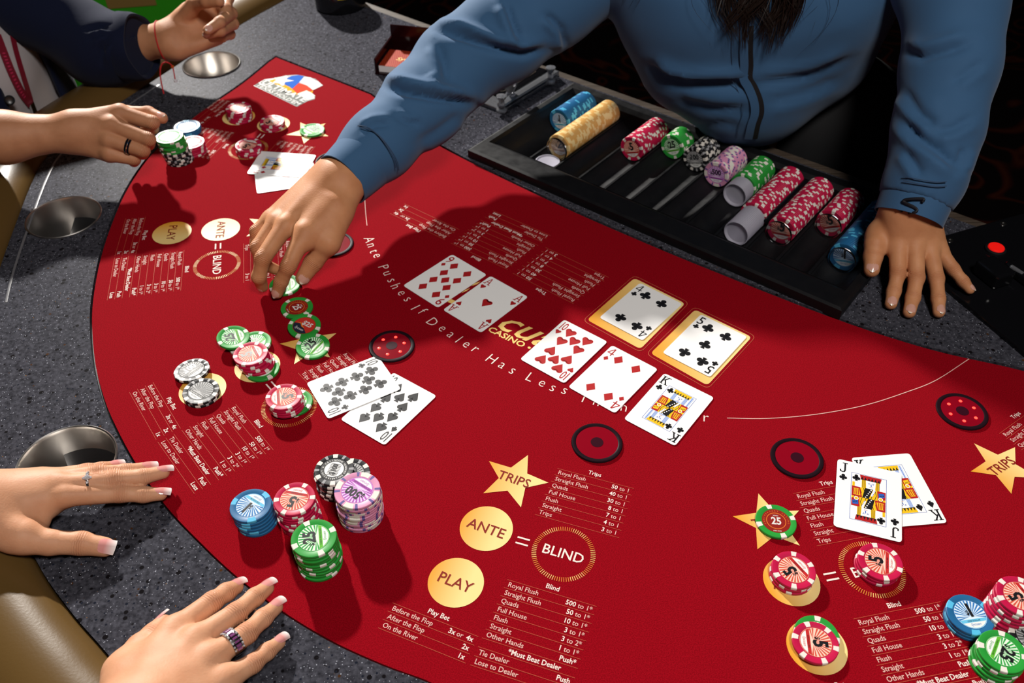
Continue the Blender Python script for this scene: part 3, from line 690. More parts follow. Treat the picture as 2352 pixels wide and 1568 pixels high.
BODY_PROF = [(CR - .0005, 0), (CR, .0005), (CR, CTH - .0005), (CR - .0005, CTH), (0.0142, CTH), (0.0140, CTH - .00012), (0.0004, CTH - .00012)]
def spot_geo(mb, ha, mi=0, M=None):
    prof = [(0.0148, CTH + 4e-5), (CR - .00048, CTH + 4e-5), (CR + 5e-5, CTH - .00048), (CR + 5e-5, .00048), (CR - .00048, -4e-5), (0.0148, -4e-5)]
    n = 5; v = []; k = len(prof)
    for i in range(n):
        a = -ha + 2 * ha * i / (n - 1)
        for r, z in prof: v.append((r * math.cos(a), r * math.sin(a), z))
    f = [(i * k + j, (i + 1) * k + j, (i + 1) * k + j + 1, i * k + j + 1) for i in range(n - 1) for j in range(k - 1)]
    mb.add(v, f, mi, M)
SCRIPT_T = 'Sycuan'
def inlay_mesh(d):
    body, spots, num, words, ray, band, pale = DENOM[d]; mb = MB(); R0 = 0.0139; z = CTH + 3e-5; e = 1.2e-5
    mb.poly(circle(0, 0, R0, 40), z, 0)
    mb.poly(circle(0, 0, R0 - .0004, 40), z + e, 2)
    for k in range(13):
        a = 0.08 + k * (PI - 0.16) / 13 + 0.03; w = (PI - .16) / 13 * 0.52; p = []
        for q in (a, a + w / 2, a + w): p.append((0.0133 * math.cos(q), 0.0133 * math.sin(q)))
        mb.poly([(0.0012 * math.cos(a), .0012 * math.sin(a) - .002), *p, (0.0012 * math.cos(a + w), .0012 * math.sin(a + w) - .002)], z + 2 * e, 0)
    for s in (-1, 1):
        for k in range(2):
            a = (PI / 2 - s * PI / 2) - s * (0.03 + 0.2 * k); mb.poly([(s * .002, -.002), (0.0133 * math.cos(a), 0.0133 * math.sin(a)), (0.0133 * math.cos(a - s * .12), 0.0133 * math.sin(a - s * .12))][::-s], z + 2 * e, 0)
    mb.poly([(0.0133 * math.cos(a), 0.0133 * math.sin(a)) for a in [PI + 0.34 + k * (PI - .68) / 14 for k in range(15)]], z + 3 * e, 1)
    mb.poly([(0.0128 * math.cos(a), 0.0128 * math.sin(a)) for a in [PI + 0.62 + k * (PI - 1.24) / 12 for k in range(13)]], z + 4 * e, 3)
    put_text(mb, SCRIPT_T, 0, -0.0097, 0.0034, 0, 0.01, 1.0, 0.35, center=True, z=z + 5 * e)
    put_text(mb, words, 0, -0.0060, 0.0020, 4 if d != '100' else 3, 0.02, 0.95 if len(words) < 14 else 0.8, center=True, z=z + 5 * e)
    big = num[1:]; sz = {1: .0172, 2: .0150, 3: .0118}[len(big)]
    put_text(mb, big, .0010, 0.0040, sz, 4, 0.040, 0.84, center=True, z=z + 5 * e)
    v, f = text2d(big, sz, .04, .84); put_text(mb, '$', .0010 - (max(p[0] for p in v) - min(p[0] for p in v)) / 2 - .0016, 0.0016, .0060, 4, 0.03, .9, center=True, z=z + 5 * e)
    return mb.mesh('inlay', [ray, band, pale, mat('inlay_white', (0.72, 0.72, 0.70)), INKK])
def special_inlay(kind):
    mb = MB(); z = CTH + 3e-5; e = 1.2e-5; RI = mat('inlay_dark_red', (0.24, 0.012, 0.008)); OR = mat('inlay_orange', (0.62, 0.16, 0.02)); NV = mat('inlay_navy', (0.015, 0.02, 0.04)); SV = mat('inlay_silver', (0.62, 0.60, 0.58)); BR = mat('inlay_red', (0.50, 0.03, 0.02))
    mb.poly(circle(0, 0, 0.0139, 40), z, 0)
    if kind == 0:
        mb.poly(circle(0, 0, 0.0097, 32), z + e, 1); mb.poly(circle(0, 0, 0.0090, 32), z + 2 * e, 0)
        put_text(mb, '25', 0, 0.0, 0.0118, 3, 0.03, 0.85, center=True, z=z + 4 * e); put_text(mb, 'YEARS', 0, .0062, 0.0019, 3, 0.02, center=True, z=z + 4 * e)
        for k, ch in enumerate('ANNIVERSARY CASINO'):
            a = PI * 1.12 - k * PI * 1.24 / 18; put_text(mb, ch, 0.0119 * math.cos(a), 0.0119 * math.sin(a), 0.0021, 1, 0.01, center=True, rot=a - PI / 2, z=z + e)
        put_text(mb, '1983-2008', 0, -.0118, 0.0019, 3, 0.01, center=True, z=z + e)
    else:
        mb.poly(circle(0, 0, 0.0134, 40), z + e, 4)
        mb.poly([(0.0134 * math.cos(a), 0.0134 * math.sin(a)) for a in [PI * 1.05 + k * PI * .72 / 12 for k in range(13)]] + [(.003, -.004), (-.002, -.003), (-.006, .0005)], z + 2 * e, 2)
        mb.poly([(-.0134, -.0005), (-.006, .0005), (-.002, -.003), (.003, -.004), (.002, -.0025), (-.002, -.001), (-.006, .002)], z + 3 * e, 1)
        put_text(mb, '$25', 0.002, 0.0035, 0.0098, 3, 0.03, 0.9, center=True, z=z + 4 * e); put_text(mb, SCRIPT_T, -.002, -.0075, 0.005, 3, 0.01, 0.9, 0.3, center=True, z=z + 4 * e)
    return mb.mesh('inlay', [RI, OR, NV, SV, BR])
def ring_inlay():
    mb = MB(); z = CTH + 3e-5; e = 1.2e-5; body, spots, num, words, ray, band, pale = DENOM['100']
    mb.poly(circle(0, 0, 0.0139, 40), z, 0); mb.poly(circle(0, 0, 0.0098, 32), z + e, 3)
    for k in range(9): mb.rect(-.008 + .0018 * k, -.0055, -.0072 + .0018 * k, .0055, z + 2 * e, 1)
    put_text(mb, '$100', 0, 0, 0.0075, 4, 0.05, 0.9, center=True, z=z + 3 * e)
    for j, w in enumerate(('RESORT & CASINO', 'ONE HUNDRED DOLLARS')):
        for k, ch in enumerate(w):
            a = PI * (1.0 - (k + .5) / len(w)) - j * PI; put_text(mb, ch, 0.0118 * math.cos(a), 0.0118 * math.sin(a), 0.0026, 3, 0.01, center=True, rot=a - PI / 2, z=z + e)
    return mb.mesh('inlay', [band, ray, pale, mat('inlay_white', (0.72, 0.72, 0.70)), INKK])
BODY_ME, SPOT_ME, FULL_ME, INLAY_ME = {}, {}, {}, {}
for d, D in DENOM.items():
    BODY_ME[d] = MB().lathe(BODY_PROF, 48).mesh('poker_chip', [D[0]], True)
    SPOT_ME[d] = []
    for (sm, cnt, ha, ph) in D[1]:
        mb = MB(); spot_geo(mb, ha); SPOT_ME[d].append(mb.mesh('edge_spot', [sm], True))
    mb = MB().lathe(BODY_PROF, 40)
    for i, (sm, cnt, ha, ph) in enumerate(D[1]):
        for k in range(cnt): spot_geo(mb, ha, i + 1, Matrix.Rotation(ph + 2 * PI * k / cnt, 4, 'Z'))
    FULL_ME[d] = mb.mesh('poker_chip', [D[0]] + [q[0] for q in D[1]], True)
    INLAY_ME[d] = inlay_mesh(d)
SPECIAL = [special_inlay(0), special_inlay(1), ring_inlay()]
ORD = 'first second third fourth fifth sixth seventh eighth ninth tenth eleventh twelfth thirteenth fourteenth fifteenth sixteenth seventeenth eighteenth nineteenth twentieth twenty-first twenty-second twenty-third twenty-fourth twenty-fifth twenty-sixth'.split()
for _n, _m in MATS.items():
    if _n.startswith(('ray_', 'band_', 'inlay_')): BS(_m).inputs['Specular IOR Level'].default_value = 0.18
CNAME = {'25': 'green $25', '5': 'crimson $5', '1': 'blue $1', '100': 'black $100', '500': 'pink $500', '2': 'tan $2'}
def chip(d, x, y, z, rot, label, group, R=CR, tilt=(0, 0), inlay=True, special=None):
    o = link('poker_chip', BODY_ME[d]); s = R / CR
    o.matrix_world = Matrix.Translation((x, y, z)) @ Matrix.Rotation(tilt[0], 4, 'X') @ Matrix.Rotation(tilt[1], 4, 'Y') @ Matrix.Rotation(rot, 4, 'Z') @ Matrix.Diagonal((s, s, 1, 1))
    props(o, label, 'poker chip', group)
    for (sm, cnt, ha, ph), me in zip(DENOM[d][1], SPOT_ME[d]):
        for k in range(cnt): link('edge_spot', me, o, rot=(0, 0, ph + 2 * PI * k / cnt + 0.3))
    if inlay: link('inlay', SPECIAL[special] if special is not None else INLAY_ME[d], o)
    return o
rnd = random.Random(3)
def stack(seq, x, y, rot, where, R=CR, lean=(0, 0), jit=0.0006, z0=0.0003, top_special=None):
    """seq: denominations from the bottom up"""
    n = len(seq); g = 'chips in ' + where
    for i, d in enumerate(seq):
        top = i == n - 1
        k = i - (n - 1); xx = x + lean[0] * k + (0 if top else rnd.uniform(-jit, jit)); yy = y + lean[1] * k + (0 if top else rnd.uniform(-jit, jit))
        if n == 1: lab = 'single ' + CNAME[d] + ' chip ' + where
        elif top: lab = 'topmost ' + CNAME[d] + ' chip of ' + where
        else: lab = ORD[n - 1 - i] + ' chip down, ' + CNAME[d].split()[0] + ', in ' + where
        chip(d, xx, yy, z0 + i * (CTH + 0.00008), rot if top else rnd.uniform(0, 2 * PI), lab, g if n > 1 else 'single chips on the felt', R, special=top_special if top else None, inlay=top)
# far seat
stack(['5'] * 6, -.445, 1.315, 1.0, 'the tallest stack at the far seat, nearest the armrest')
stack(['5'] * 3, -.387, 1.290, 2.4, 'the three-chip stack between two far crimson stacks')
stack(['25'], -.321, 1.275, -0.7, 'on the gold star near the flag emblem')
stack(['5'] * 4, -.408, 1.212, 2.8, 'the stack on the blind ring beside the king of diamonds')
stack(['100'] * 6 + ['25'] * 6, -.517, 1.190, -1.4, 'the green and black stack by the closed fist', R=.0206, lean=(-0.0006, 0.0002), jit=.0012)
stack(['1'] * 3, -.520, 1.274, -0.5, 'the blue stack beside the closed fist', R=.0206)
stack(['5'] * 5, U(447, 330, .0165).x - .006, U(447, 330, .0165).y + .004, 0.4, 'the crimson stack behind the green and black one')
# row fanned from the dealer's fingers to the star
c0 = U(654, 652, .005); chip('25', c0.x, c0.y, .0012, 1.8, 'green $25 casino chip under the reaching fingertips', 'green chips fanned toward the star', tilt=(0.03, 0.0))
chip('25', -.2690, .8405, .0004, -1.0, 'green $25 chip with a dark red anniversary inlay, beside the fingertips', 'green chips fanned toward the star', special=0, tilt=(0.0, 0.0))
chip('25', -.2535, .8050, .0020, -0.55, 'green $25 chip with a red and navy landscape inlay', 'green chips fanned toward the star', special=1, tilt=(0.075, 0.03))
chip('25', -.2370, .7685, .0026, 1.05, 'green $25 chip on the gold star beside the ten of clubs', 'green chips fanned toward the star', tilt=(0.09, 0.04))
# ante pile of the same seat
g = 'chips in the ante pile beside the two black chips'
gu = U(602, 846, .0033); chip('25', gu.x, gu.y, .0004, 0.4, 'green $25 chip at the bottom of the ante pile, half covered', g)
stack(['5'] * 4, -.3035, .7435, 2.1, 'the crimson stack leaning in the ante pile', lean=(-.0022, .0016), z0=.0038)
gb = U(584, 786, .0066); chip('25', gb.x, gb.y, .0035, 1.0, 'pale green $25 casino chip wedged behind the ante stack', g)
chip('25', gb.x - .012, gb.y + .001, .0003, 2.2, 'green $25 casino chip hidden under the tilted one', g, inlay=False)
gt = U(535, 774, .011); chip('25', gt.x, gt.y, .0085, 2.0, 'tilted green $25 casino chip on top of the spilled ante pile', g, R=.0192, tilt=(0.04, 0.10))
b1 = U(440, 848, .006); b2 = U(461, 897, .0070)
chip('100', b1.x, b1.y, .0022, 0.93, 'black $100 casino chip leaning on the one in the play circle', 'two black chips at the play circle', R=.0204, tilt=(-0.08, -.06))
stack(['100', '100'], b2.x, b2.y, -0.6, 'the two-chip black stack in the play circle', R=.0203)
gu = U(668, 926, .0033); chip('25', gu.x + .004, gu.y + .002, .0004, 0.9, 'green $25 casino chip at the bottom of the blind stack', 'chips in the blind ring stack')
stack(['5'] * 4, -.2520, .6750, -1.34, 'the blind-ring stack beside the ten of clubs', lean=(-.0004, .0003), z0=.0038)
# stacks before the hands with painted nails
stack(['1'] * 6, -.2560, .5260, 2.58, 'the blue stack beside the painted nails', R=.0202, lean=(-.0008, .0008))
stack(['5'] * 10, -.2105, .5240, 2.93, 'the crimson stack between the blue and black stacks', lean=(-.0003, .0004), jit=.0012)
stack(['100'] * 8, -.1790, .5650, 1.33, 'the black stack behind the pink stack', jit=.0016, top_special=2)
stack(['500'] * 12, -.1495, .5290, 2.53, 'the tall pink stack beside the black stack', R=.0222, jit=.0007)
stack(['25'] * 10, -.1845, .4790, 1.79, 'the tall green stack with the sunburst face up', R=.0212, lean=(-.0003, .0005), jit=.0008)
bq = U(805, 1090, .024); chip('100', bq.x, bq.y, .0225, 0.3, 'black $100 casino chip sticking out of the black stack', 'chips in the black stack behind the pink stack')
# right-hand seat
chip('25', .2607, .5195, .0004, -0.10, 'green $25 chip with a red anniversary inlay on a gold star', 'single chips on the felt', special=0)
stack(['5'] * 3, .2630, .4600, 2.10, 'the crimson stack in the ante circle beside the equals sign', R=.0203, lean=(.0004, .0006))
stack(['5'] * 3, .3465, .4690, 1.27, 'the crimson stack on the blind ring under the jack', R=.0206, lean=(.001, .0005))
pg = U(1873, 1462, .0033); chip('25', pg.x + .0015, pg.y + .001, .0004, 1.0, 'green $25 casino chip under the crimson chip in the play circle', 'chips in the right play circle')
chip('5', .2665, .3890, .0038, -1.69, 'crimson $5 casino chip on a green one in the play circle', 'chips in the right play circle', R=.0202)
stack(['1'] * 3, .4105, .4140, 0.15, 'the blue stack beside the tall crimson stack', R=.0204, lean=(0, .0004))
stack(['25'] * 5, .4215, .3755, -2.2, 'the green stack in front of the blue stack', R=.0201, lean=(.0008, .0006))
stack(['5'] * 9, .4500, .4205, 1.9, 'the tall crimson stack beyond the blue stack', R=.0203, lean=(.001, .0008))
stack(['100'] * 4, U(2372, 1462, .013).x, U(2372, 1462, .013).y, 0.4, 'the black stack beside the green stack')

# ================================================================ dealer's chip tray
tray = empty('chip_tray', UV(-0.494, 1.033, -0.03), 'black plastic dealer chip tray with twelve rounded channels', 'chip tray')
TRI = Matrix.Translation(-tray.location)
def trpart(o): o.parent = tray; o.matrix_parent_inverse = TRI.copy(); return o
ROWU = [-.748 + .0463 * i for i in range(12)]
RT = 0.0216; ZAX = 0.0035          # channel radius, height of the chip axis
V0, V1 = TRAY_V0 + 0.048, 1.1475
mb = MB(); seg = 12; sec = []
uL = TRAY_U0 + 0.014; uR = TRAY_U1 - 0.014
sec.append((uL, 0.010))
for i, u in enumerate(ROWU):
    a0 = math.asin(min(1, 0.0225 / 0.0235))
    for k in range(seg + 1):
        a = -1.12 + 2.24 * k / seg; sec.append((u + RT * math.sin(a), ZAX - RT * math.cos(a)))
sec.append((uR, 0.010))
n = len(sec)
v = [(p[0], V0, p[1]) for p in sec] + [(p[0], V1, p[1]) for p in sec]
mb.add(v, [(i, i + 1, n + i + 1, n + i) for i in range(n - 1)], 0, RM)
for vv, flip in ((V0, 0), (V1, 1)):                     # end walls follow the channels
    b = [(p[0], vv, p[1]) for p in sec] + [(p[0], vv, 0.0105) for p in sec]
    mb.add(b, [(i, i + 1, n + i + 1, n + i) if flip else (i, n + i, n + i + 1, i + 1) for i in range(n - 1)], 0, RM)
trpart(mb.obj('channel_bed', TRAYM, smooth=True))
mb = MB()
def frame_piece(poly_o, poly_i, zo, zi): pass
zt = 0.0165
o4 = [(TRAY_U0, TRAY_V0), (TRAY_U1, TRAY_V0), (TRAY_U1, TRAY_V1), (TRAY_U0, TRAY_V1)]
m4 = [(TRAY_U0 + .004, TRAY_V0 + .004), (TRAY_U1 - .004, TRAY_V0 + .004), (TRAY_U1 - .004, TRAY_V1 - .004), (TRAY_U0 + .004, TRAY_V1 - .004)]
i4 = [(uL - .002, V0 - .012), (uR + .002, V0 - .012), (uR + .002, V1 + .006), (uL - .002, V1 + .006)]
b4 = [(uL, V0), (uR, V0), (uR, V1), (uL, V1)]
rings = [[(*p, 0.0) for p in o4], [(*p, zt - .002) for p in o4], [(*p, zt) for p in m4], [(*p, zt) for p in i4], [(*p, 0.0095) for p in b4]]
v = [q for r in rings for q in r]; f = []
for r in range(len(rings) - 1):
    for k in range(4): f.append((r * 4 + k, r * 4 + (k + 1) % 4, (r + 1) * 4 + (k + 1) % 4, (r + 1) * 4 + k))
mb.add(v, f, 0, RM); trpart(mb.obj('tray_frame', TRAYM))
trpart(MB().box(uL, V0, -0.027, uR, V1, -0.025, 0, RM).obj('tray_bottom', BLACKP))
# thin wall between channels shows as a ridge
for i in range(11):
    um = (ROWU[i] + ROWU[i + 1]) / 2; trpart(MB().box(um - .0012, V0, -0.012, um + .0012, V1, -0.0035, 0, RM).obj('channel_ridge', TRAYM))
REAR = {}
def row(i, v_front, v_back, d, label_where, jit=0.0, tilt=0.0, keep=99):
    n = max(1, int(round((v_back - v_front) / (CTH + .0001)))); u = ROWU[i]
    R4 = RM @ Matrix.Translation((u, 0, ZAX + 0.0002)) @ Matrix.Rotation(PI / 2, 4, 'X')   # chip axis along -v (faces look to the players)
    for k in range(n):
        vk = v_back - k * (CTH + .0001); front = k == n - 1
        T = 0.35 + rnd.uniform(-.2, .2) if front else rnd.uniform(0, 2 * PI)
        Mt = Matrix.Rotation(rnd.uniform(-tilt, tilt), 4, 'X') if tilt else Matrix.Identity(4)
        MW = RM @ Matrix.Translation((u + rnd.uniform(-jit, jit), vk, ZAX + 0.0002 + jit + CR * tilt * .1)) @ Matrix.Rotation(PI / 2, 4, 'X') @ Mt @ Matrix.Rotation(T, 4, 'Z')
        if n - k > keep: REAR.setdefault(d, []).append(MW); continue
        o = link('poker_chip', FULL_ME[d]); o.matrix_world = MW
        props(o, ('front ' + CNAME[d] + ' chip of ' if front else ORD[n - 1 - k] + ' ' + CNAME[d].split()[0] + ' chip from the front of ') + label_where, 'poker chip', 'chips in ' + label_where)
        if front: link('inlay', INLAY_ME[d], o)
row(0, 1.069, 1.146, '1', 'the blue tray row beside the tan row')
row(1, 1.004, 1.146, '2', 'the tan tray row', keep=20)
row(3, 1.069, 1.146, '5', 'the short crimson tray row beside an empty channel')
row(4, 1.112, 1.146, '25', 'the short green tray row before the black chips')
row(5, 1.102, 1.146, '100', 'the loose black tray row', tilt=0.10)
row(6, 1.086, 1.146, '500', 'the pink tray row')
row(7, 1.082, 1.146, '25', 'the green tray row behind a clear spacer')
row(8, 1.024, 1.146, '5', 'the crimson tray row behind the long clear spacer', keep=17)
row(9, 1.016, 1.146, '5', 'the longest crimson tray row with a clear disc', keep=18)
row(10, 1.075, 1.146, '5', 'the crimson tray row beside the last blue row')
row(11, 1.014, 1.146, '1', 'the blue tray row beside the resting hand', keep=17)
# the rear chips of the four longest rows, too many to be singled out
mb = MB(); smats = []
for d, Ms in REAR.items():
    b = len(smats); smats += [DENOM[d][0]] + [q[0] for q in DENOM[d][1]]
    for MW in Ms:
        mb.lathe([(CR - .0005, 0), (CR, .0005), (CR, CTH - .0005), (CR - .0005, CTH)], 32, b, MW)
        for i, (sm, cnt, ha, ph) in enumerate(DENOM[d][1]):
            for k in range(cnt): spot_geo(mb, ha, b + 1 + i, MW @ Matrix.Rotation(ph + 2 * PI * k / cnt, 4, 'Z'))
o = mb.obj('packed_chips', smats, smooth=True); props(o, 'rear casino chips packed in the four longest tray rows', 'poker chips', kind='stuff')
# clear spacer discs
def spacer_mesh(n):
    prof = []; t = 0.0031
    for k in range(n):
        prof += [(0.0180, k * t + .0002), (0.0185, k * t + .0007), (0.0185, k * t + t - .0005), (0.0180, (k + 1) * t)]
    L_ = n * t
    prof += [(0.0172, L_), (0.0155, L_ - 0.004 if n > 2 else L_ - .0008), (0.0004, L_ - 0.004 if n > 2 else L_ - .0008)]
    return MB().lathe(prof, 40).mesh('chip_spacer', [SPACER], True)
def spacer(i, vb, n, lab):
    o = link('chip_spacer', spacer_mesh(n)); o.matrix_world = RM @ Matrix.Translation((ROWU[i], vb, ZAX - .0022)) @ Matrix.Rotation(PI / 2, 4, 'X'); props(o, lab, 'chip spacer', 'clear spacers in the chip tray')
spacer(7, 1.0815, 8, 'short clear plastic spacer cylinder before the green tray row')
spacer(8, 1.0235, 16, 'long clear plastic spacer cylinder before the crimson tray row')
disc_me = MB().lathe([(0.0182, 0), (0.0190, .0006), (0.0190, .0022), (0.0182, .0028), (0.0172, .0028), (0.0165, .0014), (0.0004, .0014)], 40).mesh('spacer_disc', [GLASSD], True)
for i, vb, lab in ((9, 1.0118, 'clear plastic disc against the longest crimson tray row'), (10, 1.0705, 'clear plastic disc against the short crimson tray row'), (11, 1.0095, 'clear plastic disc against the blue row beside the hand'), (1, 0.9995, 'clear plastic disc standing against the tan tray row')):
    o = link('spacer_disc', disc_me); o.matrix_world = RM @ Matrix.Translation((ROWU[i], vb, ZAX - .0017)) @ Matrix.Rotation(PI / 2, 4, 'X'); props(o, lab, 'spacer disc', 'clear discs in the chip tray')
o = link('spacer_disc', MB().lathe([(0.0182, 0), (0.0190, .0006), (0.0190, .0022), (0.0182, .0028), (0.0172, .0028), (0.0165, .0014), (0.0004, .0014)], 40).mesh('spacer_disc', [SPACER], True)); pz = UV(-.700, .972); o.location = (pz.x, pz.y, -.0085); o.rotation_euler = (0.0, 0, 0); props(o, 'clear plastic disc lying flat in front of the tan chips', 'spacer disc')
# black pen-like divider bar
mb = MB().tube([UV(-.3555, 1.02, .006), UV(-.3555, 1.03, .0062), UV(-.3555, 1.144, .0065)], [.0042, .0052, .0052], 10); o = mb.obj('divider_bar', BLACKG, smooth=True); props(o, 'glossy black bar lying between two crimson chip rows', 'divider')
# ================================================================ devices on the rail
ZR = 0.0018
def uvbox(name, u0, v0, z0, u1, v1, z1, m, parent=None, M=RM):
    o = MB().box(u0, v0, z0, u1, v1, z1, 0, M).obj(name, m, parent); b = o.modifiers.new('bevel', 'BEVEL'); b.width = 0.0012; b.segments = 2; b.limit_method = 'ANGLE'; return o
# money slot with clear paddle
slot = empty('money_slot', UV(-0.92, 1.11, ZR), 'clear acrylic money slot plate with black slotted insert beside the chip tray', 'money slot')
SI = Matrix.Translation(-slot.location)
def sp(o): o.parent = slot; o.matrix_parent_inverse = SI.copy(); return o
sp(uvbox('acrylic_plate', -1.0, 1.032, ZR, -0.838, 1.192, ZR + .006, CLEAR))
sp(uvbox('slot_plate', -0.985, 1.062, ZR + .0062, -0.862, 1.19, ZR + .0085, BLACKG))
SL = mat('slot_outline', (0.25, 0.2, 0.16), 0.3, metal=0.7)
for k in range(4):
    u = -0.97 + 0.03 * k; pts = []
    for i in range(25):
        a = 2 * PI * i / 24; sx = 0.006 * math.cos(a); sy = 0.006 * math.sin(a) + (0.042 if math.sin(a) > 0 else -0.042)
        pts.append(UV(u + sx, 1.125 + sy, ZR + .0088))
    sp(MB().tube(pts[:-1], 0.0006, 6, closed=True).obj('slot_outline', SL))
peg_me = [(0.0085, 0), (0.0085, .003), (0.0055, .006), (0.005, .020), (0.008, .024), (0.0085, .027), (0.0003, .028)]
for (px, py) in ((1152, 247), (1264, 181)):
    p = U(px, py, ZR + .012); sp(MB().lathe(peg_me, 24, 0, Matrix.Translation((p.x, p.y, ZR + .006))).obj('acrylic_peg', CLEAR, smooth=True))
uvr = uvbox('acrylic_rail', -0.852, 1.035, ZR + .006, -0.838, 1.19, ZR + .014, CLEAR); sp(uvr)
p = U(1172, 215, .015)
pad = MB().lathe([(0.003, 0), (0.009, .002), (0.006, .008), (0.011, .020), (0.0145, .034), (0.013, .046), (0.007, .053), (0.0003, .054)], 28, 0, Matrix.Translation((p.x, p.y, ZR + .0088))).obj('bill_paddle', CLEAR, smooth=True)
props(pad, 'clear acrylic bill paddle handle standing in the money slot', 'paddle')
# discard rack with red deck
e1 = (U(938, 157, .02) - U(869.6, 150, .02)).normalized(); da = math.atan2(e1.y, e1.x)
dk = U(869.6, 150, .0165); DM = Matrix.Translation((dk.x, dk.y, 0)) @ Matrix.Rotation(da, 4, 'Z')
SMOKE = mat('smoked_red_acrylic', (0.012, 0.0015, 0.002), 0.15, spec=0.4)
rack = empty('discard_rack', DM @ Vector((0.05, 0.05, ZR)), 'dark red smoked acrylic discard rack holding a card deck', 'card rack')
KI = Matrix.Translation(-rack.location)
def kp(o): o.parent = rack; o.matrix_parent_inverse = KI.copy(); return o
kp(MB().box(-.006, -.006, ZR, .105, .095, ZR + .003, 0, DM).obj('rack_base', SMOKE))
kp(MB().box(-.006, -.004, ZR, -.003, .095, .030, 0, DM).obj('side_wall', SMOKE))
kp(MB().box(-.006, .092, ZR, .105, .095, .050, 0, DM).obj('back_wall', SMOKE))
kp(MB().box(.102, -.004, ZR, .105, .095, .050, 0, DM).obj('side_wall', SMOKE))
BACKM = mat('card_back_red', (0.30, 0.01, 0.01), 0.5, spec=0.15)
def _cb():
    m = BACKM; tc = nd(m, 'ShaderNodeTexCoord'); w1 = nd(m, 'ShaderNodeTexWave', Scale=90.0); w2 = nd(m, 'ShaderNodeTexWave', Scale=90.0); w2.bands_direction = 'Y'
    lk(m, tc, 'Object', w1, 'Vector'); lk(m, tc, 'Object', w2, 'Vector')
    mu = nd(m, 'ShaderNodeMath', operation='MULTIPLY'); lk(m, w1, 0, mu, 0); lk(m, w2, 0, mu, 1)
    r = ramp(m, [(0.3, (0.26, 0.006, 0.006)), (0.75, (0.45, 0.13, 0.03))]); lk(m, mu, 0, r, 0); lk(m, r, 0, BS(m), 'Base Color')
_cb()
deck = empty('card_deck', DM @ Vector((.045, .034, ZR + .003)), 'deck of red-backed cards lying in the discard rack', 'card deck')
DI = Matrix.Translation(-deck.location)
for nm, z0, z1, mt in (('card_block', ZR + .0032, .0162, CARDW), ('top_card', .0162, .0166, BACKM)):
    o = MB().box(0, 0, z0, .0889, .0643, z1, 0, DM).obj(nm, mt); o.parent = deck; o.matrix_parent_inverse = DI.copy()
if True:
    mb = MB(); put_text(mb, SCRIPT_T, .045, .030, .016, 0, 0.01, 1, 0.3, center=True, z=.01672); mb.v = [tuple(DM @ Vector(q)) for q in mb.v]
    o = mb.obj('script_print', [GOLDL]); o.parent = deck; o.matrix_parent_inverse = DI.copy()
# black shuffler panel on the right with a red button
C0 = Vector((.520, .956, 0)); an = math.atan2(-.926, .378); SM = Matrix.Translation(C0) @ Matrix.Rotation(an, 4, 'Z')     # x along front edge, y to the right
shuf = empty('card_shuffler', SM @ Vector((.15, .14, ZR)), 'black card shuffler panel with a round red button beside the resting hand', 'card shuffler')
HI = Matrix.Translation(-shuf.location)
def hp(o): o.parent = shuf; o.matrix_parent_inverse = HI.copy(); return o
o = MB().box(0, 0, ZR, .34, .30, .0085, 0, SM).obj('panel', BLACKG); b = o.modifiers.new('bevel', 'BEVEL'); b.width = .002; b.segments = 2; hp(o)
REDB = mat('red_button', (0.75, 0.01, 0.008), 0.35, emit=((1, 0.01, 0.005), 0.35))
p = U(2289, 567, .014); hp(MB().lathe([(0.0135, .0085), (0.0135, .0115), (0.0118, .0125)], 36, 0, Matrix.Translation((p.x, p.y, 0))).obj('button_bezel', BLACKP, smooth=True))
hp(MB().lathe([(0.0104, .0085), (0.0104, .0138), (0.0098, .0146), (0.0003, .0148)], 36, 0, Matrix.Translation((p.x, p.y, 0))).obj('button_cap', REDB, smooth=True))
DCH = mat('dull_screw', (0.35, 0.34, 0.33), 0.3, metal=1.0)
for (px, py) in ((2182, 551), (2304, 513)):
    p = U(px, py, .009); hp(MB().lathe([(0.0045, .0085), (0.0042, .0098), (0.0015, .0100), (0.0012, .0092), (0.0002, .0092)], 20, 0, Matrix.Translation((p.x, p.y, 0))).obj('screw', DCH, smooth=True))
for (px, py, w, h, z1) in ((2275, 640, .030, .040, .030), (2345, 640, .02, .05, .022)):
    p = U(px, py, .0085); M = Matrix.Translation((p.x, p.y, 0)) @ Matrix.Rotation(an, 4, 'Z'); o = MB().box(-h / 2, -w / 2, .0085, h / 2, w / 2, z1, 0, M).obj('card_gate', BLACKG); b = o.modifiers.new('bevel', 'BEVEL'); b.width = .004; b.segments = 3; hp(o)
p = U(2335, 615, .02); hp(MB().tube([U(2322, 612, .02), U(2338, 622, .02), U(2350, 630, .02)], .003, 10).obj('clear_hinge', CLEAR, smooth=True))
# small black device with a yellow sticker at the far end of the rail
p = U(775, 40, 0.0); dv = empty('black_device', (p.x, p.y, ZR), 'small black rounded device with a yellow sticker at the far rail', 'device')
o = MB().lathe([(0.045, ZR), (0.05, ZR + .004), (0.05, .05), (0.043, .066), (0.0005, .07)], 40, 0, Matrix.Translation((p.x, p.y + .05, 0))).obj('housing', BLACKG, smooth=True); o.parent = dv; o.matrix_parent_inverse = Matrix.Translation(-dv.location)
YEL = mat('yellow_sticker', (0.75, 0.55, 0.02), 0.5)
v = []; n = 8
for i in range(n + 1):
    a = -PI / 2 + 0.1 + 0.55 * i / n
    for z in (.034, .05): v.append((p.x + .0503 * math.cos(a), p.y + .05 + .0503 * math.sin(a), z))
o = MB().add(v, [(2 * i, 2 * i + 2, 2 * i + 3, 2 * i + 1) for i in range(n)]).obj('sticker', YEL); o.parent = dv; o.matrix_parent_inverse = Matrix.Translation(-dv.location)
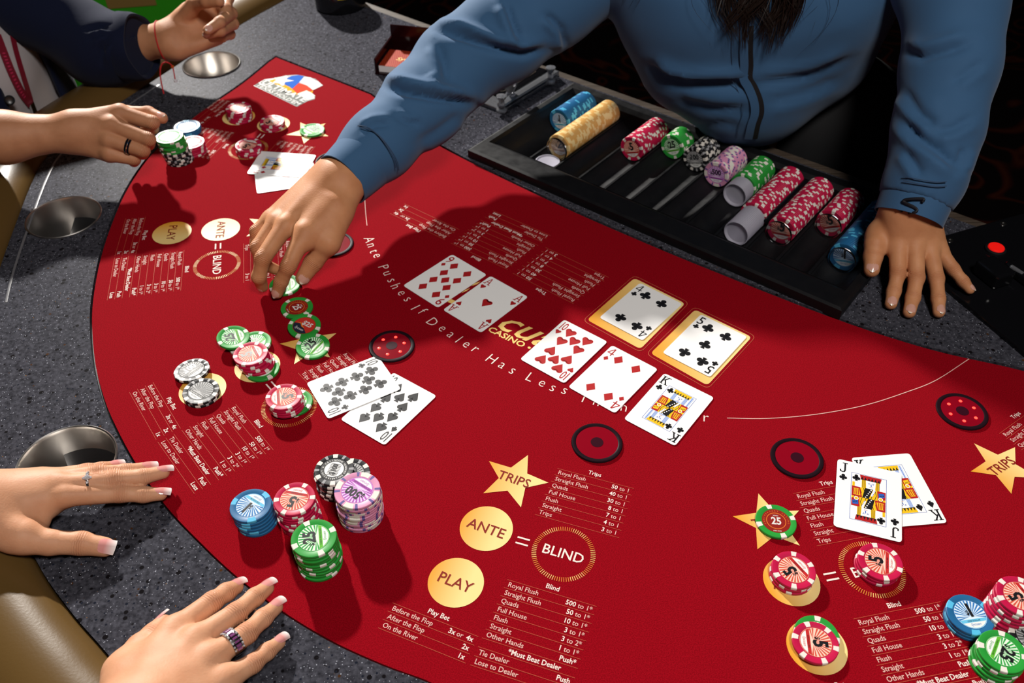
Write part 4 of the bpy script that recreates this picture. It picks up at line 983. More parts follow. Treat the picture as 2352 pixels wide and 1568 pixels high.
# green-backed casino stools behind the players
GRNV = mat('green_vinyl', (0.03, 0.30, 0.01), 0.4); DRED = mat('dark_red_trim', (0.06, 0.008, 0.006), 0.6); STK = mat('tan_tag', (0.22, 0.13, 0.03), 0.7)
def rbox(mb, x0, y0, z0, x1, y1, z1, M): mb.box(x0, y0, z0, x1, y1, z1, 0, M)
def stool(px, py, z, ang, lab):
    q = U(px, py, z); M = Matrix.Translation((q.x, q.y, 0)) @ Matrix.Rotation(ang, 4, 'Z')
    r = empty('casino_stool', (q.x, q.y, FLOOR_Z), lab, 'stool', 'green stools behind the table'); I = Matrix.Translation(-r.location)
    def pt(o, bev=0.0):
        o.parent = r; o.matrix_parent_inverse = I.copy()
        if bev: b = o.modifiers.new('bevel', 'BEVEL'); b.width = bev; b.segments = 4
    pt(MB().box(-.20, -.03, z - .22, .20, .04, z + .26, 0, M).obj('backrest', GRNV), .03)
    pt(MB().box(-.21, .04, z - .24, .21, .06, z + .28, 0, M).obj('back_shell', DRED), .008)
    pt(MB().box(-.22, -.42, z - .36, .22, .05, z - .26, 0, M).obj('seat', GRNV), .035)
    pt(MB().box(-.225, -.43, z - .38, .225, .05, z - .345, 0, M).obj('seat_frame', DRED), .008)
    pt(MB().lathe([(0.21, FLOOR_Z), (0.21, FLOOR_Z + .015), (0.04, FLOOR_Z + .04), (0.03, z - .37)], 32, 0, M @ Matrix.Translation((0, -.18, 0))).obj('column', CHROME, smooth=True))
    mt = MB(); mt.box(-.06, -.0325, z - .08, .05, -.031, z + .08, 0, M)
    for k in range(5): mt.box(-.045 + .02 * k, -.0335, z + .04, -.037 + .02 * k, -.0322, z + .065, 1, M)
    o = mt.obj('hang_tag', [STK, INKK]); pt(o)
stool(290, -75, -0.05, 0.2, 'green vinyl casino stool with a tan tag behind the rail')
stool(440, -30, -0.42, 0.1, 'second green vinyl casino stool, beside the bracelet wrist')
# ================================================================ people: hand poses as (pixel x, pixel y, height above the felt, radius)
def zz(x0, y0, s): return lambda a, b, z, r: (x0 + a / s, y0 + b / s, z, r)
HANDS = {}
q = zz(0, 1040, 5.6)
HANDS['left_flat'] = dict(
  fingers=dict(
    index=[q(840, 545, .034, .0110), q(1545, 520, .0205, .0090), q(1850, 535, .0145, .0078), q(2065, 528, .0105, .0066)],
    middle=[q(760, 425, .036, .0110), q(1460, 345, .0290, .0092), q(1830, 310, .0215, .0080), q(2095, 250, .0150, .0068)],
    ring=[q(660, 365, .032, .0108), q(1255, 270, .0310, .0088), q(1620, 240, .0225, .0076), q(1895, 195, .0150, .0065)],
    pinky=[q(520, 345, .027, .0100), q(1120, 235, .0280, .0078), q(1300, 210, .0235, .0070), q(1475, 170, .0180, .0060)],
    thumb=[q(210, 1080, .028, .0150), q(640, 1150, .020, .0122), q(1050, 1160, .0150, .0110), q(1350, 1210, .0110, .0092)]),
  palm=[(q(-260, 700, .038, .024), q(840, 545, .029, .0115)), (q(-260, 640, .038, .024), q(760, 430, .033, .0125)), (q(-280, 560, .036, .022), q(660, 370, .033, .012)), (q(-300, 520, .034, .021), q(520, 345, .030, .0115)), (q(-260, 880, .036, .024), q(300, 1060, .028, .0165)), (q(100, 900, .030, .018), q(520, 900, .022, .0085)), (q(-100, 820, .034, .022), q(620, 640, .026, .014))],
  arm=[(q(-260, 700, .038, .026), q(-1400, 640, .055, .034))])
q = zz(240, 1310, 5.113)
HANDS['right_flat'] = dict(
  fingers=dict(
    index=[q(820, 710, .031, .0112), q(1265, 365, .0260, .0090), q(1430, 255, .0190, .0080), q(1545, 190, .0135, .0068)],
    middle=[q(1060, 830, .035, .0110), q(1545, 500, .0290, .0092), q(1765, 315, .0205, .0080), q(1905, 205, .0135, .0068)],
    ring=[q(1230, 1040, .035, .0108), q(1670, 740, .0285, .0090), q(1860, 560, .0200, .0078), q(2010, 430, .0135, .0066)],
    pinky=[q(1400, 1290, .031, .0100), q(1745, 1090, .0240, .0080), q(1910, 950, .0175, .0070), q(2045, 845, .0120, .0060)],
    thumb=[q(190, 1190, .026, .0145), q(420, 900, .020, .0115), q(575, 760, .0160, .0100), q(690, 625, .0125, .0084)]),
  palm=[(q(330, 1700, .040, .026), q(820, 710, .030, .0130)), (q(420, 1760, .041, .026), q(1060, 830, .033, .0135)), (q(520, 1820, .040, .025), q(1230, 1040, .033, .013)), (q(640, 1880, .038, .023), q(1400, 1290, .029, .012)), (q(250, 1640, .036, .024), q(260, 1150, .026, .0155)), (q(300, 1300, .030, .02), q(700, 900, .026, .014))],
  arm=[(q(430, 1760, .040, .028), q(-500, 3300, .05, .036))])
q = zz(560, 360, 4.613)
HANDS['dealer_reach'] = dict(
  fingers=dict(
    index=[q(640, 800, .070, .0120), q(470, 1165, .0480, .0098), q(395, 1320, .0260, .0086), q(355, 1440, .0105, .0074)],
    middle=[q(440, 730, .073, .0120), q(205, 1070, .0560, .0100), q(160, 1270, .0320, .0088), q(195, 1375, .0110, .0074)],
    ring=[q(345, 690, .070, .0115), q(150, 960, .0560, .0096), q(180, 1130, .0320, .0082), q(330, 1190, .0160, .0070)],
    pinky=[q(290, 660, .064, .0105), q(135, 790, .0560, .0086), q(130, 920, .0400, .0074), q(210, 1010, .0250, .0064)],
    thumb=[q(930, 620, .070, .0160), q(880, 930, .050, .0140), q(735, 1120, .0280, .0118), q(625, 1285, .0130, .0094)]),
  palm=[(q(1040, 270, .088, .024), q(640, 800, .067, .0135)), (q(980, 240, .090, .024), q(440, 730, .070, .0135)), (q(930, 200, .088, .022), q(345, 690, .066, .013)), (q(900, 190, .085, .021), q(290, 660, .061, .012)), (q(1080, 330, .084, .023), q(900, 900, .054, .0155)), (q(960, 560, .075, .022), q(660, 900, .062, .012))],
  arm=[(q(1010, 260, .088, .0255), q(1420, -140, .102, .030))])
q = zz(1960, 480, 6.03)
HANDS['dealer_rest'] = dict(
  fingers=dict(
    index=[q(620, 520, .049, .0115), q(615, 900, .0300, .0096), q(560, 1140, .0175, .0084), q(520, 1310, .0105, .0074)],
    middle=[q(850, 520, .052, .0115), q(875, 950, .0310, .0098), q(825, 1225, .0170, .0086), q(775, 1425, .0105, .0076)],
    ring=[q(1050, 540, .049, .0112), q(1150, 960, .0290, .0094), q(1175, 1240, .0165, .0082), q(1185, 1425, .0105, .0072)],
    pinky=[q(1170, 560, .044, .0102), q(1380, 830, .0300, .0082), q(1520, 1000, .0225, .0070), q(1615, 1115, .0165, .0058)],
    thumb=[q(350, 330, .050, .0150), q(300, 480, .046, .0128), q(275, 650, .0360, .0116), q(255, 840, .0270, .0096)]),
  palm=[(q(640, 40, .080, .024), q(620, 520, .047, .013)), (q(760, 40, .083, .024), q(850, 520, .049, .0135)), (q(880, 60, .082, .023), q(1050, 540, .046, .013)), (q(960, 90, .078, .021), q(1170, 560, .042, .012)), (q(560, 160, .060, .023), q(340, 400, .046, .0145)), (q(520, 330, .052, .018), q(480, 520, .044, .009))],
  arm=[(q(780, 60, .078, .0255), q(865, -170, .088, .028))])
q = zz(180, 220, 8.71)
HANDS['player_fist'] = dict(
  fingers=dict(
    index=[q(840, 345, .101, .0118), q(1480, 535, .089, .0100), q(1480, 640, .066, .0086), q(1340, 650, .052, .0074)],
    middle=[q(680, 590, .093, .0120), q(1400, 870, .078, .0102), q(1400, 960, .056, .0086), q(1270, 930, .042, .0076)],
    ring=[q(620, 880, .078, .0115), q(1290, 1090, .064, .0098), q(1280, 1150, .044, .0084), q(1180, 1110, .032, .0074)],
    pinky=[q(620, 1160, .060, .0108), q(1120, 1270, .049, .0086), q(1110, 1310, .033, .0074), q(1030, 1270, .024, .0066)],
    thumb=[q(420, 480, .080, .0140), q(960, 345, .082, .0110), q(1400, 345, .084, .0096), q(1680, 450, .082, .0078)]),
  palm=[(q(-60, 560, .092, .018), q(840, 345, .099, .0130)), (q(-60, 640, .088, .020), q(680, 595, .091, .0135)), (q(-60, 760, .080, .020), q(620, 880, .075, .0130)), (q(-60, 880, .070, .018), q(620, 1160, .056, .0120)), (q(60, 660, .074, .020), q(560, 800, .066, .0160)), (q(60, 560, .080, .018), q(620, 420, .080, .0140)), (q(620, 500, .084, .016), q(640, 1060, .060, .0140))],
  arm=[(q(-40, 720, .080, .0235), q(-1500, 830, .085, .0335)), (q(-1500, 830, .085, .0335), q(-3400, 760, .040, .042))])
q = zz(340, 0, 7.84)
HANDS['player_curl'] = dict(
  fingers=dict(
    index=[q(1180, -60, .140, .0112), q(1440, -30, .152, .0098), q(1410, 160, .150, .0084), q(1330, 305, .146, .0068)],
    middle=[q(1310, 120, .126, .0112), q(1500, 240, .138, .0098), q(1290, 400, .150, .0086), q(1075, 540, .146, .0072)],
    ring=[q(1330, 300, .110, .0110), q(1530, 430, .122, .0096), q(1310, 550, .136, .0084), q(1060, 620, .132, .0072)],
    pinky=[q(1290, 490, .094, .0102), q(1475, 615, .104, .0086), q(1330, 675, .117, .0074), q(1150, 690, .116, .0064)],
    thumb=[q(640, 330, .118, .0150), q(840, 70, .146, .0126), q(1060, 15, .162, .0108), q(1280, 25, .166, .0086)]),
  palm=[(q(420, 600, .092, .021), q(1180, -60, .138, .0125)), (q(420, 680, .090, .022), q(1310, 120, .123, .0130)), (q(420, 760, .087, .022), q(1330, 300, .107, .0130)), (q(420, 840, .083, .021), q(1290, 510, .091, .0130)), (q(420, 600, .096, .021), q(740, 220, .122, .0170)), (q(560, 900, .080, .016), q(1260, 690, .086, .0110)), (q(560, 700, .090, .020), q(950, 420, .104, .0170))],
  arm=[(q(420, 720, .088, .0245), q(-300, 800, .075, .032)), (q(-300, 800, .075, .032), q(-900, 800, .05, .036))])
for _k in ('fingers',):
    HANDS['player_curl']['fingers'] = {n: [(a, b, z - .012, r) for a, b, z, r in J] for n, J in HANDS['player_curl']['fingers'].items()}
HANDS['player_curl']['palm'] = [((a[0], a[1], a[2] - .012, a[3]), (b[0], b[1], b[2] - .012, b[3])) for a, b in HANDS['player_curl']['palm']]
HANDS['player_curl']['arm'] = [((a[0], a[1], a[2] - .012, a[3]), (b[0], b[1], b[2] - .010, b[3])) for a, b in HANDS['player_curl']['arm']]
# ---------------------------------------------------------------- smooth solids -> one continuous mesh
def cap_sdf(P, a, b, ra, rb):
    ab = b - a; L2 = float(ab @ ab) + 1e-12
    t = np.clip(((P - a) @ ab) / L2, 0, 1)
    d = P - a - t[:, None] * ab
    return np.sqrt((d * d).sum(1)) - (ra + (rb - ra) * t)
def smin(a, b, k):
    h = np.maximum(k - np.abs(a - b), 0.0) / k
    return np.minimum(a, b) - h * h * k * 0.25
def surface_nets(sdf, lo, hi, h):
    n = np.maximum(((np.array(hi) - np.array(lo)) / h).astype(int) + 2, 3)
    ax = [lo[i] + h * np.arange(n[i]) for i in range(3)]
    X, Y, Z = np.meshgrid(*ax, indexing='ij'); P = np.stack([X.ravel(), Y.ravel(), Z.ravel()], 1)
    F = np.concatenate([sdf(P[i:i + 400000]) for i in range(0, len(P), 400000)]).reshape(n)
    ins = F < 0
    c = [(i, j, k) for i in (0, 1) for j in (0, 1) for k in (0, 1)]
    sl = lambda A, o: A[o[0]:n[0] - 1 + o[0], o[1]:n[1] - 1 + o[1], o[2]:n[2] - 1 + o[2]]
    cnt = sum(sl(ins, o).astype(np.int8) for o in c); act = (cnt > 0) & (cnt < 8)
    idx = -np.ones(act.shape, dtype=np.int64); idx[act] = np.arange(act.sum())
    acc = np.zeros((act.sum(), 3)); num = np.zeros(act.sum())
    base = np.argwhere(act)
    for a in c:
        for d in range(3):
            if a[d] == 1: continue
            b = list(a); b[d] = 1; fa = sl(F, a)[act]; fb = sl(F, tuple(b))[act]; cr = (fa < 0) != (fb < 0)
            t = np.where(cr, fa / np.where(fa - fb == 0, 1, fa - fb), 0)
            p = np.array(a, float)[None, :].repeat(len(t), 0); p[:, d] += t
            acc[cr] += p[cr]; num[cr] += 1
    V = (base + acc / num[:, None]) * h + np.array(lo)
    faces = []
    for d in range(3):
        e1, e2 = [(1, 2), (2, 0), (0, 1)][d]
        s0 = [slice(0, n[i] - 1) if i == d else slice(1, n[i] - 1) for i in range(3)]
        s1 = list(s0); s1[d] = slice(1, n[d])
        A = ins[tuple(s0)]; B = ins[tuple(s1)]
        for flip in (0, 1):
            q = np.argwhere(A & ~B) if flip == 0 else np.argwhere(~A & B)
            if not len(q): continue
            off = np.array([0 if i == d else 1 for i in range(3)]); g = q + off
            def cell(da, db):
                k = g.copy(); k[:, e1] -= da; k[:, e2] -= db; return idx[k[:, 0], k[:, 1], k[:, 2]]
            quad = np.stack([cell(1, 1), cell(0, 1), cell(0, 0), cell(1, 0)], 1)
            faces.append(quad if flip == 0 else quad[:, ::-1])
    Fq = np.concatenate(faces)
    for it in range(3):                         # settle the vertices on the exact surface
        e = h * 0.05; f0 = sdf(V); G = np.stack([(sdf(V + np.eye(3)[i] * e) - f0) / e for i in range(3)], 1)
        g2 = (G * G).sum(1) + 1e-6; st = np.clip(f0 / g2, -h, h); V = V - G * st[:, None]
    return V, Fq
def np_mesh(name, V, F, m, smooth=True):
    me = bpy.data.meshes.new(name); me.vertices.add(len(V)); me.vertices.foreach_set('co', V.astype(np.float32).ravel())
    me.loops.add(F.size); me.loops.foreach_set('vertex_index', F.astype(np.int32).ravel())
    me.polygons.add(len(F)); me.polygons.foreach_set('loop_start', np.arange(0, F.size, 4, dtype=np.int32))
    me.polygons.foreach_set('use_smooth', np.ones(len(F), bool)); me.materials.append(m); me.update(calc_edges=True); me.validate()
    return me
def J3(j): return np.array(U(j[0], j[1], j[2])), j[3]
def hand_sdf(H, drop=0.0):
    fingers = []; 
    for nm, J in H['fingers'].items():
        fingers.append([(J3(J[i]), J3(J[i + 1])) for i in range(len(J) - 1)])
    palm = [(J3(a), J3(b)) for a, b in H['palm']]; arm = [(J3(a), J3(b)) for a, b in H['arm']]
    def sdf(P):
        d = None
        for (a, ra), (b, rb) in palm:
            e = cap_sdf(P, a, b, ra, rb); d = e if d is None else smin(d, e, 0.010)
        for (a, ra), (b, rb) in arm: d = smin(d, cap_sdf(P, a, b, ra, rb), 0.02)
        fd = None
        for chain in fingers:
            c = None
            for i, ((a, ra), (b, rb)) in enumerate(chain):
                e = cap_sdf(P, a, b, ra * (0.93 if i == 1 else 1.0), rb * (1.0 if i < 2 else 1.0))
                c = e if c is None else smin(c, e, 0.004)
            # slight waist between the joints
            fd = c if fd is None else smin(fd, c, 0.0016)
        return smin(d, fd, 0.007)
    pts = [p for ch in fingers for s in ch for p in s] + [p for s in palm + arm for p in s]
    lo = np.min([p - r for p, r in pts], 0) - .006; hi = np.max([p + r for p, r in pts], 0) + .006
    return sdf, lo, hi
def skin_mat(name, c1, c2, red, rough=0.55):
    m = mat(name, c1, rough, spec=0.28, sss=0.15)
    tc = nd(m, 'ShaderNodeTexCoord'); n = nd(m, 'ShaderNodeTexNoise', Scale=45.0); n.inputs['Detail'].default_value = 5; lk(m, tc, 'Object', n, 'Vector')
    r = ramp(m, [(0.35, c1), (0.7, c2)]); lk(m, n, 0, r, 0)
    aw = nd(m, 'ShaderNodeAttribute', attribute_name='knuckle_w'); as_ = nd(m, 'ShaderNodeAttribute', attribute_name='knuckle_s')
    # wrinkles across the finger joints, bent by noise
    n2 = nd(m, 'ShaderNodeTexNoise', Scale=260.0); lk(m, tc, 'Object', n2, 'Vector')
    ma = nd(m, 'ShaderNodeMath', operation='MULTIPLY_ADD'); lk(m, n2, 0, ma, 0); ma.inputs[1].default_value = 5.5; lk(m, as_, 'Fac', ma, 2)
    si = nd(m, 'ShaderNodeMath', operation='SINE'); lk(m, ma, 0, si, 0)
    pw = nd(m, 'ShaderNodeMath', operation='MULTIPLY'); lk(m, si, 0, pw, 0); lk(m, aw, 'Fac', pw, 1)
    mx = nd(m, 'ShaderNodeMix', data_type='RGBA'); mu = nd(m, 'ShaderNodeMath', operation='MULTIPLY'); lk(m, aw, 'Fac', mu, 0); mu.inputs[1].default_value = 0.28
    lk(m, mu, 0, mx, 0); m.node_tree.links.new(r.outputs[0], mx.inputs[6]); mx.inputs[7].default_value = (*red, 1)
    m.node_tree.links.new(mx.outputs[2], BS(m).inputs['Base Color'])
    n3 = nd(m, 'ShaderNodeTexNoise', Scale=520.0); n3.inputs['Detail'].default_value = 6; lk(m, tc, 'Object', n3, 'Vector')
    b1 = nd(m, 'ShaderNodeBump', Strength=0.28, Distance=0.0007); lk(m, n3, 0, b1, 'Height')
    b2 = nd(m, 'ShaderNodeBump', Strength=0.42, Distance=0.0007); lk(m, pw, 0, b2, 'Height'); lk(m, b1, 'Normal', b2, 'Normal'); lk(m, b2, 'Normal', BS(m), 'Normal')
    return m
def knuckle_attr(me, keys):
    n = len(me.vertices); V = np.empty(n * 3, np.float32); me.vertices.foreach_get('co', V); V = V.reshape(-1, 3).astype(float)
    S = np.zeros(n); Wt = np.zeros(n)
    for k in keys:
        for nm, J in HANDS[k]['fingers'].items():
            P_ = [np.array(U(*j[:3])) for j in J]
            for i in ((2,) if nm == 'thumb' else (1, 2)):
                ax = P_[i + 1] - P_[i - 1]; ax /= np.linalg.norm(ax); d = V - P_[i]; s = d @ ax; rad = np.sqrt(np.maximum((d * d).sum(1) - s * s, 0)); wd = .0062 if i == 1 else .0038
                w = np.exp(-(s / wd) ** 2) * (rad < J[i][3] * 1.5) * (1.0 if i == 1 else .7); k_ = w > Wt; Wt[k_] = w[k_]; S[k_] = s[k_] * 2 * PI / .0021
    for nm, A in (('knuckle_s', S), ('knuckle_w', Wt)):
        at = me.attributes.new(nm, 'FLOAT', 'POINT'); at.data.foreach_set('value', A.astype(np.float32))
SKIN_A = skin_mat('fair_skin', (0.53, 0.255, 0.140), (0.60, 0.310, 0.18), (0.44, 0.150, 0.075))
SKIN_B = skin_mat('tan_skin', (0.42, 0.19, 0.095), (0.50, 0.24, 0.125), (0.34, 0.110, 0.05))
SKIN_D = skin_mat('olive_skin', (0.47, 0.200, 0.090), (0.55, 0.255, 0.122), (0.37, 0.115, 0.05))
NAILN = mat('natural_nail', (0.60, 0.34, 0.27), 0.18, coat=0.5)
NAILF = mat('painted_nail', (0.72, 0.36, 0.33), 0.10, coat=1.0)
def _nailgrad(m, a, b, p0, p1):
    tc = nd(m, 'ShaderNodeTexCoord'); s = nd(m, 'ShaderNodeSeparateXYZ'); lk(m, tc, 'Generated', s, 0); r = ramp(m, [(p0, a), (p1, b)]); lk(m, s, 0, r, 0); lk(m, r, 0, BS(m), 'Base Color')
_nailgrad(NAILF, (0.66, 0.28, 0.26), (0.86, 0.78, 0.76), 0.50, 0.98); _nailgrad(NAILN, (0.58, 0.31, 0.24), (0.76, 0.66, 0.55), 0.80, 0.90)
def nail_mesh(w, L_, square, m):
    """curved plate: x along the finger, z up"""
    nu, nv = 9, 7; v = []
    for i in range(nu):
        t = i / (nu - 1); ww = w * (0.82 + 0.18 * math.sin(min(t * 2.2, 1) * PI / 2)) * (1.0 if square else (1 - 0.55 * max(0, t - .72) ** 1.3 / .28 ** 1.3 * 1.0))
        for j in range(nv):
            s = -1 + 2 * j / (nv - 1); a = s * 0.95
            xe = t * L_ - (0.10 * L_ * s * s if t > .6 else 0) * ((t - .6) / .4) * (0.5 if square else 1.6) + (0.12 * L_ * s * s) * (1 - t) ** 2
            v.append((xe, ww * math.sin(a) * 1.08, ww * (math.cos(a) - 1) * 0.85 + 0.0006 * math.sin(t * PI)))
    f = [(i * nv + j, (i + 1) * nv + j, (i + 1) * nv + j + 1, i * nv + j + 1) for i in range(nu - 1) for j in range(nv - 1)]
    k = len(v); v += [(p[0], p[1], p[2] - 0.0007) for p in v]; f += [tuple(q + k for q in g[::-1]) for g in f]
    rim = [j for j in range(nv)] + [i * nv + nv - 1 for i in range(1, nu)] + [(nu - 1) * nv + j for j in range(nv - 2, -1, -1)] + [i * nv for i in range(nu - 2, 0, -1)]
    for i in range(len(rim)): a, b = rim[i], rim[(i + 1) % len(rim)]; f.append((a, b, b + k, a + k)[::-1])
    return MB().add(v, f).mesh('fingernail', [m], True)
def add_nail(parent, J, up, m, over=0.0, square=False, wk=1.0, back=0.9):
    a, ra = J3(J[-2]); b, rb = J3(J[-1]); a, b = Vector(a), Vector(b); x = (b - a).normalized(); up = Vector(up); up = (up - x * up.dot(x)).normalized(); y = up.cross(x)
    L_ = rb * 1.55 + over; o = b - x * (rb * back) + up * (rb * 1.0 + 0.0004)
    tilt = 0.10; xr = (x * math.cos(tilt) - up * math.sin(tilt)); zr = (up * math.cos(tilt) + x * math.sin(tilt))
    M = Matrix(((xr.x, y.x, zr.x, o.x), (xr.y, y.y, zr.y, o.y), (xr.z, y.z, zr.z, o.z), (0, 0, 0, 1)))
    me = nail_mesh(rb * 0.86 * wk, L_, square, m)
    ob = link('fingernail', me); ob.matrix_world = M
    ob.parent = parent; ob.matrix_parent_inverse = parent.matrix_world.inverted()
    return ob
# ---------------------------------------------------------------- helpers for bodies and cloth
def ray(px, py):
    a = (px - W0 / 2) / FPX; b = -(py - H0 / 2) / FPX
    v = np.array([a, _cp + b * _sp, -_sp + b * _cp]); return v / np.linalg.norm(v)
def trace(px, py, sdf, off=0.0, t=0.5):
    o = np.array([0, 0, CAMH]); d = ray(px, py)
    for i in range(160):
        f = float(sdf((o + d * t)[None])[0])
        if f < 0.0003: break
        t += f * 0.8
        if t > 4: break
    p = o + d * (t - off); return Vector(p)
def proj_px(V):
    d = V - np.array([0, 0, CAMH]); x = d[:, 0]; y = d[:, 1] * _sp + d[:, 2] * _cp; z = d[:, 1] * _cp - d[:, 2] * _sp
    return np.stack([W0 / 2 + FPX * x / z, H0 / 2 - FPX * y / z], 1)
def seg_dist(Q, a, b):
    a = np.array(a, float); b = np.array(b, float); ab = b - a; t = np.clip(((Q - a) @ ab) / (ab @ ab + 1e-9), 0, 1); d = Q - a - t[:, None] * ab
    return np.sqrt((d * d).sum(1)), (ab[0] * (Q[:, 1] - a[1]) - ab[1] * (Q[:, 0] - a[0])) / (np.linalg.norm(ab) + 1e-9), t
def sculpt(V, sdf, folds):
    """press creases into / raise folds on a cloth surface along lines measured in the photograph"""
    e = 0.002; f0 = sdf(V); G = np.stack([(sdf(V + np.eye(3)[i] * e) - f0) / e for i in range(3)], 1); N = G / (np.linalg.norm(G, axis=1, keepdims=True) + 1e-9)
    Q = proj_px(V); vd = V - np.array([0, 0, CAMH]); face = np.clip(-(N * (vd / np.linalg.norm(vd, axis=1, keepdims=True))).sum(1) * 2 + .6, 0, 1)
    D = np.zeros(len(V))
    for line, w, amp, side in folds:
        best = np.full(len(V), 1e9); sg = np.zeros(len(V)); tt = np.zeros(len(V)); n = len(line) - 1
        for i in range(n):
            d, s, t = seg_dist(Q, line[i], line[i + 1]); k = d < best; best[k] = d[k]; sg[k] = s[k]; tt[k] = (i + t[k]) / n
        fade = np.clip(np.minimum(tt, 1 - tt) * 5 + .15, 0, 1)
        D += -amp * np.exp(-(best / w) ** 2) * fade
        if side:                                     # rolled fold beside the crease (side = +1 / -1)
            u = best - 1.5 * w; D += np.where(sg * side > 0, amp * 0.9 * np.exp(-(u / (1.3 * w)) ** 2), 0) * fade
    return V + N * (D * face)[:, None]
def chain_sdf(pts, k=0.02):
    C = [(np.array(p[:3], float), p[3]) for p in pts]
    def f(P):
        d = None
        for (a, ra), (b, rb) in zip(C[:-1], C[1:]):
            e = cap_sdf(P, a, b, ra, rb); d = e if d is None else smin(d, e, k)
        return d
    return f, np.min([p - r for p, r in C], 0) - .02, np.max([p + r for p, r in C], 0) + .02
def chain_px(lst): return [(*U(a, b, z), r) for a, b, z, r in lst]
def union(fs, k):
    def f(P):
        d = fs[0](P)
        for g in fs[1:]: d = smin(d, g(P), k)
        return d
    return f
def wob(P, s, ph=0.0):   # soft random undulation
    return (np.sin(P[:, 0] * s + 1.7 * np.sin(P[:, 2] * s * .7 + ph)) * np.sin(P[:, 1] * s * 1.1 + 1.3 * np.sin(P[:, 0] * s * .6 + ph)) + np.sin((P[:, 2] + P[:, 1]) * s * .8 + 2 * np.sin(P[:, 0] * s * .5) + ph)) * .5
def join_parts(name, parts, m):
    V = []; F = []; n = 0
    for v, f in parts: V.append(v); F.append(f + n); n += len(v)
    return np_mesh(name, np.concatenate(V), np.concatenate(F), m)
def set_skin(root, me, names, ups, nailm, over, square, wk=1.0):
    for (hk, fk, up) in ups: add_nail(root, HANDS[hk]['fingers'][fk], up, nailm, over, square, wk)
def body_parts(caps, k, h):
    """caps: list of ((x,y,z,r),(x,y,z,r))"""
    C = [((np.array(a[:3], float), a[3]), (np.array(b[:3], float), b[3])) for a, b in caps]
    def f(P):
        d = None
        for (a, ra), (b, rb) in C:
            e = cap_sdf(P, a, b, ra, rb); d = e if d is None else smin(d, e, k)
        return d
    pts = [p for s in C for p in s]; lo = np.min([p - r for p, r in pts], 0) - .03; hi = np.max([p + r for p, r in pts], 0) + .03
    return surface_nets(f, lo, hi, h), f
def head_caps(c, fwd, up):
    """simple head with brow, nose, jaw, ears; c = centre"""
    c = Vector(c); f = Vector(fwd).normalized(); u = Vector(up).normalized(); s = f.cross(u).normalized()
    P = lambda a, b, d, r: (*(c + f * a + u * b + s * d), r)
    out = [(P(-.02, .03, 0, .082), P(.012, .02, 0, .076)), (P(.02, -.04, 0, .060), P(.045, -.075, 0, .030)), (P(.06, .01, 0, .03), P(.085, -.028, 0, .012)), (P(.07, -.062, .016, .010), P(.07, -.062, -.016, .010)), (P(.066, .022, .03, .016), P(.066, .022, -.03, .016))]
    for q in (-1, 1): out.append((P(-.01, .01, q * .078, .012), P(-.012, -.02, q * .076, .010)))
    return out
HH = 0.0021
def make_hand(key):
    sdf, lo, hi = hand_sdf(HANDS[key])
    if key in ('left_flat', 'right_flat', 'dealer_rest', 'dealer_reach'):
        g = sdf
        sdf = lambda P: np.maximum(g(P), 0.0004 + ZR * (1 if key != 'dealer_reach' else 0) - P[:, 2])     # palms press flat on the table
    return surface_nets(sdf, lo, hi, HH), sdf

# ================================================================ dealer
SHIRT = mat('blue_shirt', (0.036, 0.098, 0.200), 0.78, spec=0.2, sheen=0.12); bump(SHIRT, 2600, 0.25, 0.0005, 2)
SHIRTD = mat('black_placket', (0.004, 0.004, 0.005), 0.7); TROUS = mat('black_trousers', (0.006, 0.006, 0.007), 0.85)
STITCH = mat('shirt_stitch', (0.022, 0.05, 0.105), 0.8); EMB = mat('black_embroidery', (0.006, 0.006, 0.010), 0.45)
HAIRM = mat('dark_brown_hair', (0.012, 0.006, 0.004), 0.38, spec=0.5)
Rsl = chain_px([(786, 412, .086, .0345), (872, 333, .100, .0435), (965, 240, .120, .0525), (1052, 150, .145, .0570), (1150, 84, .172, .0610), (1262, 0, .205, .0660), (1400, -95, .245, .0740)])
Lsl = chain_px([(2088, 500, .074, .0385), (2126, 405, .115, .0425), (2154, 300, .155, .0490), (2184, 150, .212, .0540), (2190, 0, .268, .0600), (2130, -120, .300, .0680)])
rs, ls = Vector(Rsl[-1][:3]), Vector(Lsl[-1][:3])
ZL = -0.30
def uv3(u, v, z, r): return (*UV(u, v, z), r)
def px3(a, b, z, r): return (*U(a, b, z), r)
hipL, hipR = uv3(-.50, 1.40, ZL, .125), uv3(-.40, 1.40, ZL, .125)
lobe = px3(1722, 168, .100, .094); lobeL = px3(1598, 128, .135, .074); lobeR = px3(1862, 100, .140, .084)
chL = px3(1610, -10, .215, .112); chR = px3(1850, -20, .220, .118)
mids = tuple((Vector(chL[:3]) + Vector(chR[:3])) / 2 + Vector((.03, .05, .06)))
torso = [(hipL, (*(Vector(lobe[:3]) + Vector((.02, .06, -.02))), .085)), (hipR, (*(Vector(lobeR[:3]) + Vector((.02, .07, -.03))), .080)), (lobe, chL), (lobe, chR), (lobeL, chL), (lobeR, chR), (lobeL, lobe), (lobe, lobeR), (chL, chR), (chL, (*mids, .10)), ((*rs, .072), (*mids, .10)), ((*ls, .064), (*mids, .10))]
tsd = [((np.array(a[:3]), a[3]), (np.array(b[:3]), b[3])) for a, b in torso]
def torso_sdf(P):
    d = None
    for (a, ra), (b, rb) in tsd:
        e = cap_sdf(P, a, b, ra, rb); d = e if d is None else smin(d, e, 0.03)
    return d + 0.0014 * wob(P, 34.0, 0.6)
HEMZ = 0.010
def shirt_torso(P):
    return np.maximum(torso_sdf(P) - 0.004, HEMZ - 0.05 * np.cos((P[:, 0]) * 9) * 0 - P[:, 2])
